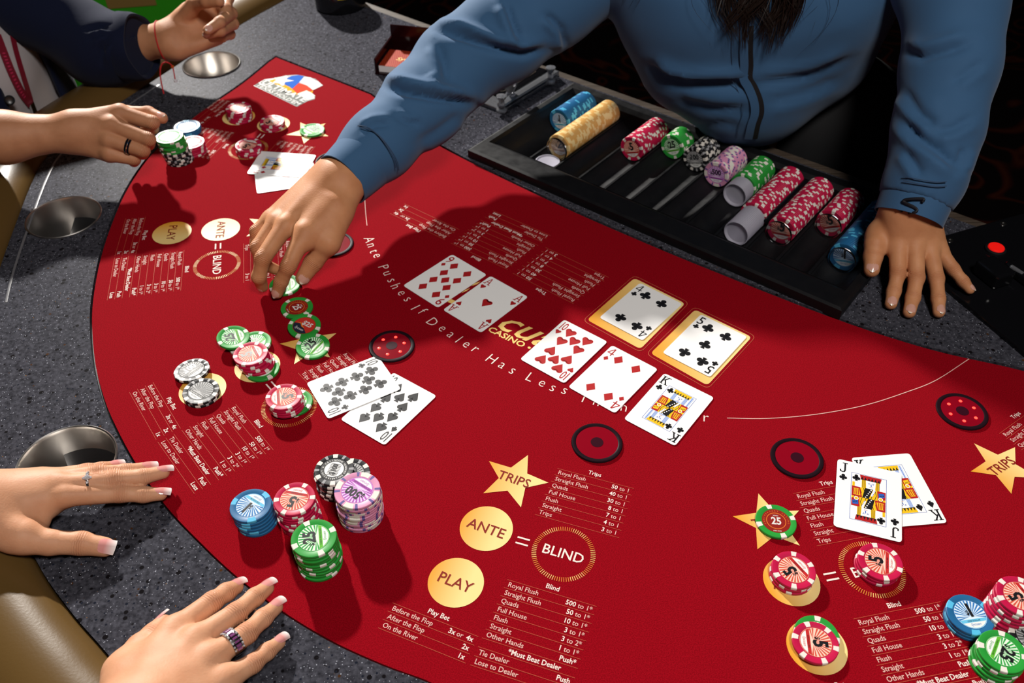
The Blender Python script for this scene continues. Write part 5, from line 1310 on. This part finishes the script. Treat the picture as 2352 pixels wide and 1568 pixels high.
Rf, Rlo, Rhi = chain_sdf(Rsl, 0.03); Lf, Llo, Lhi = chain_sdf(Lsl, 0.03)
rax = np.array(Vector(Rsl[0][:3]) - Vector(Rsl[1][:3])); rax /= np.linalg.norm(rax); r0 = np.array(Rsl[0][:3])
lax = np.array(Vector(Lsl[0][:3]) - Vector(Lsl[1][:3])); lax /= np.linalg.norm(lax); l0 = np.array(Lsl[0][:3])
def Rs(P): return np.maximum(Rf(P) + 0.0022 * wob(P, 38.0), (P - r0) @ rax + 0.022)
def Ls(P): return np.maximum(Lf(P) + 0.0022 * wob(P, 42.0, 2.0), (P - l0) @ lax + 0.022)
tlo = np.array([0.10, 0.85, HEMZ - .02]); thi = np.array([0.78, 1.70, 0.46])
VT, FT = surface_nets(shirt_torso, tlo, thi, 0.0075)
VR, FR = surface_nets(Rs, Rlo, Rhi, 0.0045); VL, FL = surface_nets(Ls, Llo, Lhi, 0.0045)
VR = sculpt(VR, Rf, [([(884, 196), (950, 212), (1010, 225), (1092, 238)], 11, .013, -1), ([(1000, 66), (1062, 80), (1105, 97), (1150, 112), (1200, 122), (1255, 112)], 11, .013, -1), ([(1160, 5), (1178, 55), (1194, 98)], 10, .009, 1), 
                      ([(905, 265), (935, 280), (965, 283)], 7, .004, -1), ([(830, 300), (860, 285), (900, 282)], 8, .005, -1), ([(1003, 100), (1020, 150), (1025, 185)], 12, .006, 1), ([(985, 170), (1000, 200)], 12, -.005, 0), ([(1250, 30), (1290, 70), (1300, 110)], 9, .007, 1), ([(960, 330), (1010, 300), (1060, 262)], 12, .004, 1)])
VL = sculpt(VL, Lf, [([(2078, 118), (2120, 130), (2165, 118), (2236, 96)], 13, .007, -1), ([(2072, 205), (2110, 260), (2150, 290)], 14, .006, 1), ([(2068, 270), (2110, 318), (2160, 352), (2200, 385)], 14, .008, 1), ([(2150, 305), (2190, 296), (2238, 268)], 11, .004, 1), ([(2215, 340), (2210, 365), (2202, 388)], 11, .005, -1), ([(2078, 345), (2100, 378), (2115, 402)], 11, .005, 1), ([(2190, 190), (2220, 170), (2262, 140)], 11, .003, 1)])
VT = sculpt(VT, torso_sdf, [([(1490, 150), (1530, 178), (1580, 190), (1660, 188), (1720, 190)], 12, .012, -1), ([(1735, 190), (1800, 182), (1870, 170), (1960, 130)], 12, .006, -1), ([(1560, 232), (1640, 250), (1720, 250)], 14, .006, -1), ([(1560, 300), (1650, 285), (1700, 290)], 10, .004, 0), ([(1760, 240), (1850, 215), (1930, 180)], 12, .004, 1)])
# body under the clothes, hands and head in one mesh
nk = Vector(mids) + Vector((0, 0, .06)); fw = UV(0, -1) ; hc = nk + fw * 0.10 + Vector((0, 0, .20))
(hr, s_reach), (hl, s_rest) = make_hand('dealer_reach'), make_hand('dealer_rest')
inner = [((*Vector(a[:3]), a[3] - .012), (*Vector(b[:3]), b[3] - .012)) for a, b in torso] + [((*a[:3], a[3] * .62), (*b[:3], b[3] * .62)) for c in (Rsl, Lsl) for a, b in zip(c[1:-1], c[2:])]
inner += [((*nk, .055), (*(hc + Vector((0, 0, -.07)) - fw * .02), .05))] + head_caps(hc, fw + Vector((0, 0, -.45)), Vector((0, 0, 1)) + fw * .45)
for s in (-1, 1):
    h_ = UV(-.455 + s * .09, 1.40); inner.append(((h_.x, h_.y, ZL, .09), (h_.x, h_.y, FLOOR_Z + .5, .06))); inner.append(((h_.x, h_.y, FLOOR_Z + .5, .06), (h_.x, h_.y, FLOOR_Z + .06, .045)))
(bd, fb) = body_parts(inner, 0.02, 0.012)
dealer = link('person', join_parts('person', [hr, hl, bd], SKIN_D)); knuckle_attr(dealer.data, ['dealer_reach', 'dealer_rest']); props(dealer, 'dealer in a blue long-sleeved shirt reaching across the felt to green chips', 'person')
shirt = link('shirt', join_parts('shirt', [(VT, FT), (VR, FR), (VL, FL)], SHIRT), dealer); shirt['label'] = 'steel blue long-sleeved shirt with black placket'
# trousers
tr = []
for s in (-1, 1):
    h_ = UV(-.455 + s * .09, 1.40); tr += [((h_.x, h_.y, ZL - .02, .115), (h_.x, h_.y, FLOOR_Z + .5, .085)), ((h_.x, h_.y, FLOOR_Z + .5, .085), (h_.x, h_.y, FLOOR_Z + .09, .07))]
tr += [(uv3(-.50, 1.40, ZL, .135), uv3(-.49, 1.385, -.02, .118)), (uv3(-.40, 1.40, ZL, .135), uv3(-.41, 1.385, -.02, .118))]
(tv, tf), _ = body_parts(tr, 0.03, 0.015); link('trousers', np_mesh('trousers', tv, tf, TROUS), dealer)
for s in (-1, 1):
    h_ = UV(-.455 + s * .09, 1.38); (sv, sf), _ = body_parts([((h_.x, h_.y, FLOOR_Z + .045, .045), (*(h_ + fw * .16)[:2], FLOOR_Z + .035, .035))], .01, .01); sv[:, 2] = np.maximum(sv[:, 2], FLOOR_Z); link('shoe', np_mesh('shoe', sv, sf, BLACKG), dealer)
# cuffs, seams, placket, embroidered S
def strip(path, w, th, nrm_sdf, name, m, parent):
    """thin band lying on a surface"""
    pts = [Vector(p) for p in path]; v = []; n = len(pts)
    for i, p in enumerate(pts):
        t = (pts[min(i + 1, n - 1)] - pts[max(i - 1, 0)]).normalized(); P = np.array(p)[None]; e = .002
        N = Vector([float(nrm_sdf(P + np.eye(3)[k] * e)[0] - nrm_sdf(P - np.eye(3)[k] * e)[0]) for k in range(3)]).normalized(); b = t.cross(N).normalized()
        for q, o in ((-1, 0), (-1, th), (1, th), (1, 0)): v.append(p + b * (w / 2 * q) + N * o)
    f = [(i * 4 + j, i * 4 + (j + 1) % 4, (i + 1) * 4 + (j + 1) % 4, (i + 1) * 4 + j) for i in range(n - 1) for j in range(4)] + [(0, 1, 2, 3), tuple((n - 1) * 4 + j for j in (3, 2, 1, 0))]
    return MB().add(v, f).obj(name, m, parent, smooth=True)
def smooth_px(pts, n=6): return [tuple(p)[:2] for p in catmull([(a, b, 0) for a, b in pts], n)]
# separate cuffs: thin cloth rings around the wrists
def cuff(ch, name, flare, n=14):
    a, b = Vector(ch[0][:3]), Vector(ch[1][:3]); ax = (a - b).normalized(); x = ax.cross(Vector((0, 0, 1))).normalized(); y = x.cross(ax); L_ = (a - b).length; v = []; S_ = 56
    prof = []
    for i in range(n + 1):
        t = -.03 + 1.05 * i / n; prof.append((L_ * t, ch[1][3] + (ch[0][3] - ch[1][3]) * min(1, t) + .0030 + flare * t * t))
    prof = prof + [(p[0], p[1] - .0017) for p in reversed(prof)]
    k = len(prof)
    for j in range(S_):
        an = 2 * PI * j / S_; d = x * math.cos(an) + y * math.sin(an)
        for s_, r in prof: v.append(b + ax * s_ + d * (r + .0010 * math.sin(3 * an + 40 * s_) * (s_ / L_)))
    f = [(j * k + i, ((j + 1) % S_) * k + i, ((j + 1) % S_) * k + (i + 1) % k, j * k + (i + 1) % k) for j in range(S_) for i in range(k)]
    return MB().add(v, f).obj(name, SHIRT, shirt, smooth=True)
cuff(Rsl, 'cuff', .001); cuff(Lsl, 'cuff', .001)
RsC = lambda P: np.minimum(Rs(P), np.maximum(Rf(P) - .0038, (P - r0) @ rax)); LsC = lambda P: np.minimum(Ls(P), np.maximum(Lf(P) - .0038, (P - l0) @ lax))
# sleeve cuff seam and stitch lines
for off in (0, 7):
    strip([trace(a + off, b + off * .8, RsC, .0003) for a, b in smooth_px([(822, 288), (845, 293), (868, 310), (890, 338), (905, 365), (909, 385)])], .0011, .0008, Rf, 'cuff_seam', STITCH, shirt)
strip([trace(a, b, RsC, .0003) for a, b in smooth_px([(752, 368), (775, 383), (800, 410), (816, 440)])], .0010, .0006, Rf, 'hem_stitch', STITCH, shirt)
for off in (0, 10):
    strip([trace(a, b + off, LsC, .0003) for a, b in smooth_px([(2075, 405), (2110, 412), (2150, 418), (2174, 417)])], .0011, .0008, Lf, 'cuff_seam', STITCH, shirt)
Spx = smooth_px([(2119, 464), (2121, 457), (2108, 456), (2090, 457), (2078, 459), (2076, 463), (2086, 469), (2100, 476), (2106, 483), (2100, 488), (2085, 489), (2070, 484), (2064, 480)], 5)
mb = MB().tube([trace(a, b, LsC, .0008) for a, b in Spx], .0019, 8); o = mb.obj('embroidered_letter', EMB, shirt, smooth=True)
# placket: black inner band with the shirt edge beside it
tors = lambda P: torso_sdf(P) - 0.004
plk = smooth_px([(1724, 60), (1722, 110), (1723, 150), (1722, 180), (1733, 200), (1745, 230), (1748, 258), (1740, 285), (1733, 318)])
strip([trace(a, b, tors, .0016) for a, b in plk], .0085, .0012, torso_sdf, 'inner_placket', SHIRTD, shirt)
strip([trace(a - 14, b, tors, .0022) for a, b in plk], .0115, .0016, torso_sdf, 'placket_edge', SHIRT, shirt)
strip([trace(a - 42, b, tors, .001) for a, b in plk], .0008, .0006, torso_sdf, 'placket_stitch', STITCH, shirt)
# hair: head cap plus hanging locks
rg = random.Random(11); mb = MB(); up_ = Vector((0, 0, 1))
def lock(ptip, zt, root, r0, sway):
    tip = trace(ptip[0], ptip[1], torso_sdf, 0.012 + zt); m1 = root.lerp(tip, .45) + Vector((sway[0], sway[1], .03)); m2 = root.lerp(tip, .8) + Vector((-sway[0] * 1.6, sway[1] * .6, .004))
    pts = catmull([root, m1, m2, tip], 7); n = len(pts); mb.tube(pts, [r0 * (1 - (i / (n - 1)) ** 3 * .93) for i in range(n)], 5)
for (cx_, cy_) in [(1650, 40), (1668, 72), (1690, 98), (1712, 112), (1738, 96), (1762, 128), (1788, 108), (1812, 82), (1836, 48), (1700, 66), (1775, 84), (1730, 58), (1680, 30), (1800, 36), (1750, 40)]:
    sw = (rg.uniform(-.022, .022), rg.uniform(-.010, .010)); rt = hc + fw * .03 + UV(1, 0) * ((cx_ - 1740) / 1750) + Vector((0, 0, -.03))
    for k in range(30):
        lock((cx_ + rg.gauss(0, 7), cy_ + rg.uniform(-26, 8)), rg.uniform(0, .02), rt + Vector((rg.uniform(-.016, .016), rg.uniform(-.016, .016), 0)), rg.uniform(.0006, .0016), (sw[0] + rg.uniform(-.006, .006), sw[1] + rg.uniform(-.006, .006)))
for k in range(26):
    x = rg.uniform(1640, 1880); lock((x, rg.uniform(20, 145)), rg.uniform(0, .03), hc + UV(1, 0) * ((x - 1735) / 1900) + Vector((0, 0, -.02)), .00035, (rg.uniform(-.03, .03), rg.uniform(-.02, .02)))
for k in range(14):
    x = rg.uniform(1425, 1470); lock((x, rg.uniform(-10, 22)), .005, hc + UV(-.07, 0) + Vector((0, 0, -.03)), .0006, (rg.uniform(-.01, .01), 0))
mb.obj('hair', HAIRM, dealer, smooth=True)
hcap = [(tuple(hc - fw * .03 + up_ * .045) + (.094,), tuple(hc - fw * .055 - up_ * .03) + (.085,)), (tuple(hc + UV(.075, 0) + up_ * .01) + (.03,), tuple(hc + UV(.085, 0) - up_ * .12) + (.028,)), (tuple(hc - UV(.075, 0) + up_ * .01) + (.03,), tuple(hc - UV(.085, 0) - up_ * .12) + (.028,))]
(cv, cf), _ = body_parts(hcap, .03, .01); link('hair_crown', np_mesh('hair_crown', cv, cf, HAIRM), dealer)
for s in (-1, 1):
    p = hc + (fw + Vector((0, 0, -.45))).normalized() * .082 + UV(s * .030, 0) + Vector((0, 0, .004)); MB().lathe([(0.0003, -.011), (.008, -.008), (.011, 0), (.008, .008), (.0003, .011)], 16, 0, Matrix.Translation(p)).obj('eye', mat('eye_white', (.7, .7, .68), .2), dealer, smooth=True)
UPZ = (0, -.15, 1)
set_skin(dealer, None, None, [('dealer_reach', 'index', (-.25, -.9, .45)), ('dealer_reach', 'middle', (-.5, -.8, .35)), ('dealer_reach', 'thumb', (.5, -.65, .55)), ('dealer_rest', 'index', UPZ), ('dealer_rest', 'middle', UPZ), ('dealer_rest', 'ring', (.15, -.15, 1)), ('dealer_rest', 'pinky', (.35, 0, 1)), ('dealer_rest', 'thumb', (-.25, -.55, .8))], NAILN, .0012, False)

# ================================================================ player with painted nails (only the hands reach into view)
(h1, _), (h2, _) = make_hand('left_flat'), make_hand('right_flat')
LW = np.array(U(*HANDS['left_flat']['arm'][0][1][:3])); RW = np.array(U(*HANDS['right_flat']['arm'][0][1][:3]))
bc = Vector((-.86, .02, 0)); side = Vector((-.66, .75, 0)); fwd2 = Vector((.75, .66, 0))
shL = bc + side * .18 + Vector((0, 0, .28)); shR = bc - side * .18 + Vector((0, 0, .28)); elL = Vector((-.90, .42, .02)); elR = Vector((-.52, -.02, .02))
cap2 = [((*LW, .033), (*elL, .040)), ((*elL, .040), (*shL, .052)), ((*RW, .035), (*elR, .040)), ((*elR, .040), (*shR, .052)), ((*shL, .055), (*shR, .055)), ((*(bc + Vector((0, 0, -.2))), .14), (*(bc + Vector((0, 0, .2))), .13)), ((*(bc + Vector((0, 0, .28))), .06), (*(bc + fwd2 * .03 + Vector((0, 0, .40))), .05))] + head_caps(bc + fwd2 * .05 + Vector((0, 0, .50)), fwd2, (0, 0, 1))
for s in (-1, 1):
    a = bc + side * (.09 * s) + Vector((0, 0, -.2)); b = a + fwd2 * .30 + Vector((0, 0, -.06)); c = b + Vector((0, 0, -.48)); cap2 += [((*a, .10), (*b, .075)), ((*b, .075), (*c, .05))]
(b2, _) = body_parts(cap2, .03, .012)
lady = link('person', join_parts('person', [h1, h2, b2], SKIN_A)); knuckle_attr(lady.data, ['left_flat', 'right_flat']); props(lady, 'player with long pink and white nails, both hands flat on the stone rail', 'person')
TOP = mat('dark_top', (0.02, 0.02, 0.025), .8)
(t2, tf2), _ = body_parts([((*(bc + Vector((0, 0, -.22))), .155), (*(bc + Vector((0, 0, .2))), .145)), ((*(shL - Vector((0, 0, .01))), .068), (*(shR - Vector((0, 0, .01))), .068))], .05, .012); link('sleeveless_top', np_mesh('sleeveless_top', t2, tf2, TOP), lady)
sk = []
for s in (-1, 1):
    a = bc + side * (.09 * s) + Vector((0, 0, -.2)); b = a + fwd2 * .30 + Vector((0, 0, -.06)); c = b + Vector((0, 0, -.45)); sk += [((*a, .115), (*b, .09)), ((*b, .09), (*c, .065))]
(t2, tf2), _ = body_parts(sk, .03, .014); link('trousers', np_mesh('trousers', t2, tf2, TROUS), lady)
hb = bc + fwd2 * .05 + Vector((0, 0, .5)); (t2, tf2), _ = body_parts([((*(hb - fwd2 * .03 + up_ * .04), .095), (*(hb - fwd2 * .06 - up_ * .12), .075))], .03, .012); link('hair', np_mesh('hair', t2, tf2, HAIRM), lady)
set_skin(lady, None, None, [('left_flat', 'index', (0, .1, 1)), ('left_flat', 'middle', (-.1, .05, 1)), ('left_flat', 'ring', (-.1, -.05, 1)), ('left_flat', 'pinky', (-.1, -.1, 1)), ('left_flat', 'thumb', (.05, -.35, .9)), ('right_flat', 'index', (-.15, -.1, 1)), ('right_flat', 'middle', (-.1, -.1, 1)), ('right_flat', 'ring', (0, -.05, 1)), ('right_flat', 'pinky', (.1, -.05, 1)), ('right_flat', 'thumb', (-.8, .1, .55))], NAILF, .0062, True, 1.0)
# rings
def finger_ring(hand, finger, seg, t, w, th, m, extra=0.0006):
    J = HANDS[hand]['fingers'][finger]; (a, ra), (b, rb) = J3(J[seg]), J3(J[seg + 1]); p = Vector(a + (b - a) * t); ax = Vector(b - a).normalized(); r = ra + (rb - ra) * t + extra
    M = Matrix.Translation(p) @ ax.to_track_quat('Z', 'Y').to_matrix().to_4x4()
    return MB().lathe([(r, -w / 2), (r + th * .8, -w / 2), (r + th, -w / 4), (r + th, w / 4), (r + th * .8, w / 2), (r, w / 2)], 40, 0, M, False, False), M, r + th, ax, p
SILV = mat('silver', (0.75, 0.73, 0.70), 0.15, metal=1.0); GEM = mat('clear_gem', (0.9, 0.9, 0.95), 0.02, trans=0.6, ior=2.2); AME = mat('amethyst', (0.20, 0.06, 0.18), 0.06, coat=1.0)
def gem(p, r, ax, n, m, parent, name='gem'):
    z = Vector(n).normalized(); x = (Vector(ax) - z * Vector(ax).dot(z)).normalized(); y = z.cross(x); M = Matrix(((x.x, y.x, z.x, p.x), (x.y, y.y, z.y, p.y), (x.z, y.z, z.z, p.z), (0, 0, 0, 1)))
    return MB().lathe([(r * .3, -r * .7), (r, 0), (r * .62, r * .45), (r * .05, r * .5)], 8, 0, M).obj(name, m, parent)
mbr, M, rr, ax, p = finger_ring('left_flat', 'middle', 0, .55, .0022, .0009, SILV)
ring1 = mbr.obj('diamond_ring', SILV, smooth=True); props(ring1, 'thin silver ring with a diamond cluster on the left hand beside the cup', 'ring')
nn = (Vector((-.15, -.35, 1)) - ax * ax.dot(Vector((-.15, -.35, 1)))).normalized(); gem(p + nn * (rr + .0018), .0030, ax, nn, GEM, ring1)
for s in (-1, 1): gem(p + (nn + ax.cross(nn) * (.38 * s)).normalized() * (rr + .0008), .0016, ax, nn, GEM, ring1)
for s in (-1, 1): gem(p + nn * (rr + .001) + ax * (.0032 * s), .0013, ax, nn, GEM, ring1)
mbr, M, rr, ax, p = finger_ring('right_flat', 'ring', 0, .62, .0095, .0012, SILV)
ring2 = mbr.obj('gemstone_ring', SILV, smooth=True); props(ring2, 'wide silver band with purple baguette stones on the spread right hand', 'ring')
n0 = (Vector((0, -.1, 1)) - ax * ax.dot(Vector((0, -.1, 1)))).normalized(); sd = ax.cross(n0)
for k in range(9):
    a = -1.15 + 2.3 * k / 8; n = (n0 * math.cos(a) + sd * math.sin(a)); x = ax; y = n.cross(x); q = p + n * (rr + .0002)
    Mx = Matrix(((x.x, y.x, n.x, q.x), (x.y, y.y, n.y, q.y), (x.z, y.z, n.z, q.z), (0, 0, 0, 1))); MB().box(-.0021, -.0009, -.0004, .0021, .0009, .0009, 0, Mx).obj('baguette_stone', AME, ring2)
    for s in (-1, 1): gem(p + n * (rr + .0004) + ax * (.0039 * s), .0010, ax, n, GEM, ring2, 'pave_stone')

# ================================================================ player in the navy jacket
NAVY = mat('navy_jacket', (0.006, 0.009, 0.026), 0.9, spec=0.1, sheen=0.05); bump(NAVY, 900, 0.3, 0.0008, 3)
TEE = mat('grey_tshirt', (0.40, 0.37, 0.38), 0.9, spec=0.1); bump(TEE, 1200, 0.3, 0.0006, 3)
LANY = mat('red_lanyard', (0.16, 0.006, 0.018), 0.5); LANT = mat('lanyard_print', (0.42, 0.02, 0.07), 0.5)
(h3, s_fist), (h4, s_curl) = make_hand('player_fist'), make_hand('player_curl')
ax1 = Vector((-.942, 1.41, 0)); f1 = Vector((.88, -.47, 0)).normalized(); s1 = Vector((-f1.y, f1.x, 0))     # s1 points to the player's left
Wst = [((*(ax1 - f1 * .03 + Vector((0, 0, -.25))), .145), (*(ax1 + Vector((0, 0, .03))), .128)), ((*(ax1 + Vector((0, 0, .03))), .128), (*(ax1 - f1 * .17 + Vector((0, 0, .30))), .125)),
       ((*(ax1 + s1 * .05 + Vector((0, 0, -.05))), .11), (*(ax1 + s1 * .07 - f1 * .17 + Vector((0, 0, .3))), .11)), ((*(ax1 - s1 * .05 + Vector((0, 0, -.05))), .11), (*(ax1 - s1 * .07 - f1 * .17 + Vector((0, 0, .3))), .11))]
def caps_sdf(caps, k, infl=0.0, wb=0.0):
    C = [((np.array(a[:3], float), a[3]), (np.array(b[:3], float), b[3])) for a, b in caps]
    def f(P):
        d = None
        for (a, ra), (b, rb) in C:
            e = cap_sdf(P, a, b, ra, rb); d = e if d is None else smin(d, e, k)
        return d - infl + (wb * wob(P, 30.0) if wb else 0)
    return f
tee_f = caps_sdf(Wst, .03, 0.0, .003)
lo1 = np.array(ax1) - np.array([.40, .24, .32]); hi1 = np.array(ax1) + np.array([.22, .34, .46])
tee = surface_nets(tee_f, lo1, hi1, .008)
# jacket: shell around the torso, open at the front, with sleeves
Ja = [(-1.10, 1.60, .32, .078), (-.90, 1.50, .17, .068)] + chain_px([(238, 114, .068, .058), (322, 106, .078, .0490)]); jf, jlo, jhi = chain_sdf(Ja, .03)
jax = np.array(Vector(Ja[-1][:3]) - Vector(Ja[-2][:3])); jax /= np.linalg.norm(jax); j0 = np.array(Ja[-1][:3])
def jsleeve(P): return np.maximum(jf(P) + .0030 * wob(P, 46.0, 1.0), (P - j0) @ jax + .004)
VJ, FJ = surface_nets(jsleeve, jlo, jhi, .005)
VJ = sculpt(VJ, jf, [([(232, 150), (238, 110), (262, 85), (300, 78)], 7, .009, 1), ([(262, 140), (270, 105), (290, 88), (325, 76)], 7, .008, 1), ([(200, 70), (230, 62), (262, 66)], 7, .007, 1), ([(205, 95), (225, 80), (250, 80)], 6, .006, 1)])
aN = np.array(ax1)[:2]; fN = np.array(f1)[:2]; sN = np.array(s1)[:2]
shell = caps_sdf(Wst, .03, .022, .003); shell_in = caps_sdf(Wst, .03, .008, 0)
def jbody(P):
    q = P[:, :2] - aN; fr = q @ fN; sd_ = q @ sN
    gap = np.maximum(np.abs(sd_ - .034) - (.056 + .10 * np.clip(P[:, 2] - .05, 0, .4)), -(fr - .04))       # front opening
    return np.maximum(np.maximum(shell(P), -shell_in(P)), -gap)
VB, FB = surface_nets(jbody, lo1, hi1, .008)
# bare right forearm passes under a pushed-up sleeve outside the frame; upper arms and head complete the figure
fe = U(*HANDS['player_fist']['arm'][1][1][:3]); shr = ax1 - f1 * .16 - s1 * .19 + Vector((0, 0, .30)); shl = ax1 - f1 * .16 + s1 * .17 + Vector((0, 0, .32)); jl = Vector(Ja[0][:3])
hd1 = ax1 - f1 * .18 + Vector((0, 0, .56))
in1 = [((*Vector(a[:3]), a[3] - .012), (*Vector(b[:3]), b[3] - .012)) for a, b in Wst] + [((*fe, .040), (*shr, .05)), ((*shl, .055), (*shr, .055)), ((*(ax1 - f1 * .17 + Vector((0, 0, .33))), .06), (*(hd1 - up_ * .09), .05)), ((*Vector(Ja[0][:3]), .045), (*Vector(Ja[1][:3]), .042)), ((*shl, .05), (*jl, .045))] + head_caps(hd1, f1, (0, 0, 1))
for s in (-1, 1):
    a = ax1 + s1 * (.09 * s) + Vector((0, 0, -.26)); b = a + f1 * .08 + Vector((0, 0, -.05)); in1 += [((*a, .10), (*b, .08)), ((*b, .08), (*(b + Vector((0, 0, -.5))), .05))]
(b1_, _) = body_parts(in1, .025, .012)
guy = link('person', join_parts('person', [h3, h4, b1_], SKIN_B)); knuckle_attr(guy.data, ['player_fist', 'player_curl']); props(guy, 'player in a navy jacket, grey T-shirt and red lanyard with raised curled hands', 'person')
link('tshirt', np_mesh('tshirt', tee[0], tee[1], TEE), guy)
rsl, _ = body_parts([((*(fe + (shr - fe) * .12), .056), (*(fe + (shr - fe) * .6), .062)), ((*(fe + (shr - fe) * .6), .062), (*shr, .075)), ((*shl, .07), (*jl, .074))], .03, .010)
jk = link('jacket', join_parts('jacket', [(VB, FB), (VJ, FJ), rsl], NAVY), guy); jk['label'] = 'navy jacket with the sleeves rolled up'
# rolled cuff of the left sleeve
v = []; X_ = Vector(jax).cross(Vector((0, 0, 1))).normalized(); Y_ = X_.cross(Vector(jax))
for j in range(48):
    an = 2 * PI * j / 48; d = X_ * math.cos(an) + Y_ * math.sin(an)
    for s_, r in ((-.032, .0535), (-.026, .0560), (-.004, .0545), (.004, .0515), (.003, .0480), (-.004, .0455), (-.02, .044)): v.append(Vector(j0) + Vector(jax) * s_ + d * (r + .0016 * math.sin(5 * an + 60 * s_)))
MB().add(v, [(j * 7 + i, ((j + 1) % 48) * 7 + i, ((j + 1) % 48) * 7 + i + 1, j * 7 + i + 1) for j in range(48) for i in range(6)]).obj('rolled_cuff', NAVY, jk, smooth=True)
# button on the jacket front
p = trace(22, 230, shell, .001); MB().lathe([(.008, -.001), (.008, .002), (.006, .003), (.003, .002), (.0003, .002)], 20, 0, Matrix.Translation(p) @ (Vector((0, 0, CAMH)) - p).to_track_quat('Z', 'Y').to_matrix().to_4x4()).obj('button', BLACKP, jk, smooth=True)
sk = []
for s in (-1, 1):
    a = ax1 + s1 * (.09 * s) + Vector((0, 0, -.26)); b = a + f1 * .08 + Vector((0, 0, -.05)); sk += [((*a, .12), (*b, .095)), ((*b, .095), (*(b + Vector((0, 0, -.48))), .065))]
(t2, tf2), _ = body_parts(sk, .03, .014); link('trousers', np_mesh('trousers', t2, tf2, TROUS), guy)
(t2, tf2), _ = body_parts([((*(hd1 - f1 * .02 + up_ * .045), .092), (*(hd1 - f1 * .06 - up_ * .02), .08))], .03, .012); link('hair', np_mesh('hair', t2, tf2, HAIRM), guy)
# lanyard
lan = empty('lanyard', trace(72, 240, tee_f, .004), 'dark red lanyard with printed letters hanging on the grey T-shirt', 'lanyard'); LI = Matrix.Translation(-lan.location)
def lp(o): o.parent = lan; o.matrix_parent_inverse = LI.copy(); return o
A_ = [trace(a, b, tee_f, .003) for a, b in smooth_px([(12, -8), (24, 60), (36, 115), (52, 170), (68, 222), (72, 238)])]
B_ = [trace(a, b, tee_f, .0045) for a, b in smooth_px([(-8, 78), (8, 120), (26, 165), (48, 210), (70, 240)])]
lp(strip(A_, .010, .001, tee_f, 'ribbon', LANY, None)); lp(strip(B_, .014, .001, tee_f, 'ribbon', LANY, None))
lp(strip([trace(a, b, tee_f, .006) for a, b in ((69, 236), (73, 246), (77, 258))], .009, .004, tee_f, 'clip', CHROME, None))
lp(strip([trace(a, b, tee_f, .005) for a, b in ((77, 257), (81, 266), (84, 274))], .013, .002, tee_f, 'ribbon', LANY, None))
for k in range(15):
    i = 6 + k; 
    if i + 1 < len(B_):
        q = B_[i]; d = (B_[i + 1] - B_[i]); lp(strip([q + d * .1 + (Vector((0, 0, CAMH)) - q).normalized() * .0016, q + d * .55 + (Vector((0, 0, CAMH)) - q).normalized() * .0016], .005, .0002, tee_f, 'printed_letter', LANT, None))
set_skin(guy, None, None, [('player_fist', 'thumb', (.1, -.15, 1)), ('player_curl', 'index', (.25, -.9, .35)), ('player_curl', 'middle', (.1, -.85, .5)), ('player_curl', 'ring', (.1, -.85, .5))], NAILN, .0018, False)
mbr, M, rr, ax, p = finger_ring('player_fist', 'ring', 0, .60, .0065, .0011, BLACKG)
ring3 = mbr.obj('band_ring', mat('black_ceramic', (0.012, 0.012, 0.02), 0.12, metal=.6), smooth=True); props(ring3, 'black band ring with a silver line on the closed fist', 'ring')
mbr, M, r2_, ax, p = finger_ring('player_fist', 'ring', 0, .60, .0012, .0014, SILV); mbr.obj('silver_line', SILV, ring3, smooth=True)
# red string bracelet
RSTR = mat('red_string', (0.45, 0.006, 0.010), 0.6)
wa = np.array(U(*HANDS['player_curl']['arm'][0][0][:3])); wb_ = np.array(U(*HANDS['player_curl']['arm'][0][1][:3]))
loop = []
c_ = wa + (wb_ - wa) * .22; axw = Vector(wb_ - wa).normalized(); e1_ = axw.cross(Vector((0, 0, 1))).normalized(); e2_ = e1_.cross(axw)
for k in range(40):
    a = 2 * PI * k / 40; d = np.array(e1_ * math.cos(a) + e2_ * math.sin(a) + axw * (.25 * math.cos(a))); d /= np.linalg.norm(d); t = .05
    for _ in range(40):
        f = float(s_curl((c_ + d * t)[None])[0]); t -= f * .9
    loop.append(Vector(c_ + d * (t + .0009)))
br = empty('string_bracelet', Vector(c_), 'red string bracelet with loose ends tied around the raised wrist', 'bracelet'); BI = Matrix.Translation(-br.location)
def bp_(o): o.parent = br; o.matrix_parent_inverse = BI.copy(); return o
bp_(MB().tube(loop, .0011, 8, closed=True).obj('string', RSTR, smooth=True))
q = zz(340, 0, 7.84)
def qp(a, b, z): return U(340 + a / 7.84, b / 7.84, z)
bp_(MB().tube(catmull([qp(320, 1115, .070), qp(255, 1150, .066), qp(222, 1250, .058), qp(225, 1400, .046), qp(255, 1560, .036), qp(285, 1690, .028)], 6), .0011, 8).obj('loose_end', RSTR, smooth=True))
bp_(MB().tube(catmull([qp(320, 1115, .070), qp(400, 1150, .066), qp(450, 1230, .058), qp(470, 1330, .050), qp(490, 1440, .042)], 6), .0010, 8).obj('loose_end', RSTR, smooth=True))
bp_(MB().lathe([(.0003, -.003), (.003, -.0015), (.003, .0015), (.0003, .003)], 12, 0, Matrix.Translation(qp(497, 1455, .041))).obj('eye_bead', mat('bead_white', (.7, .7, .75), .1), smooth=True))
bp_(MB().lathe([(.0003, -.003), (.0028, -.001), (.0028, .001), (.0003, .003)], 10, 0, Matrix.Translation(qp(440, 1200, .060))).obj('orange_charm', mat('charm_orange', (.45, .10, .01), .3), smooth=True))
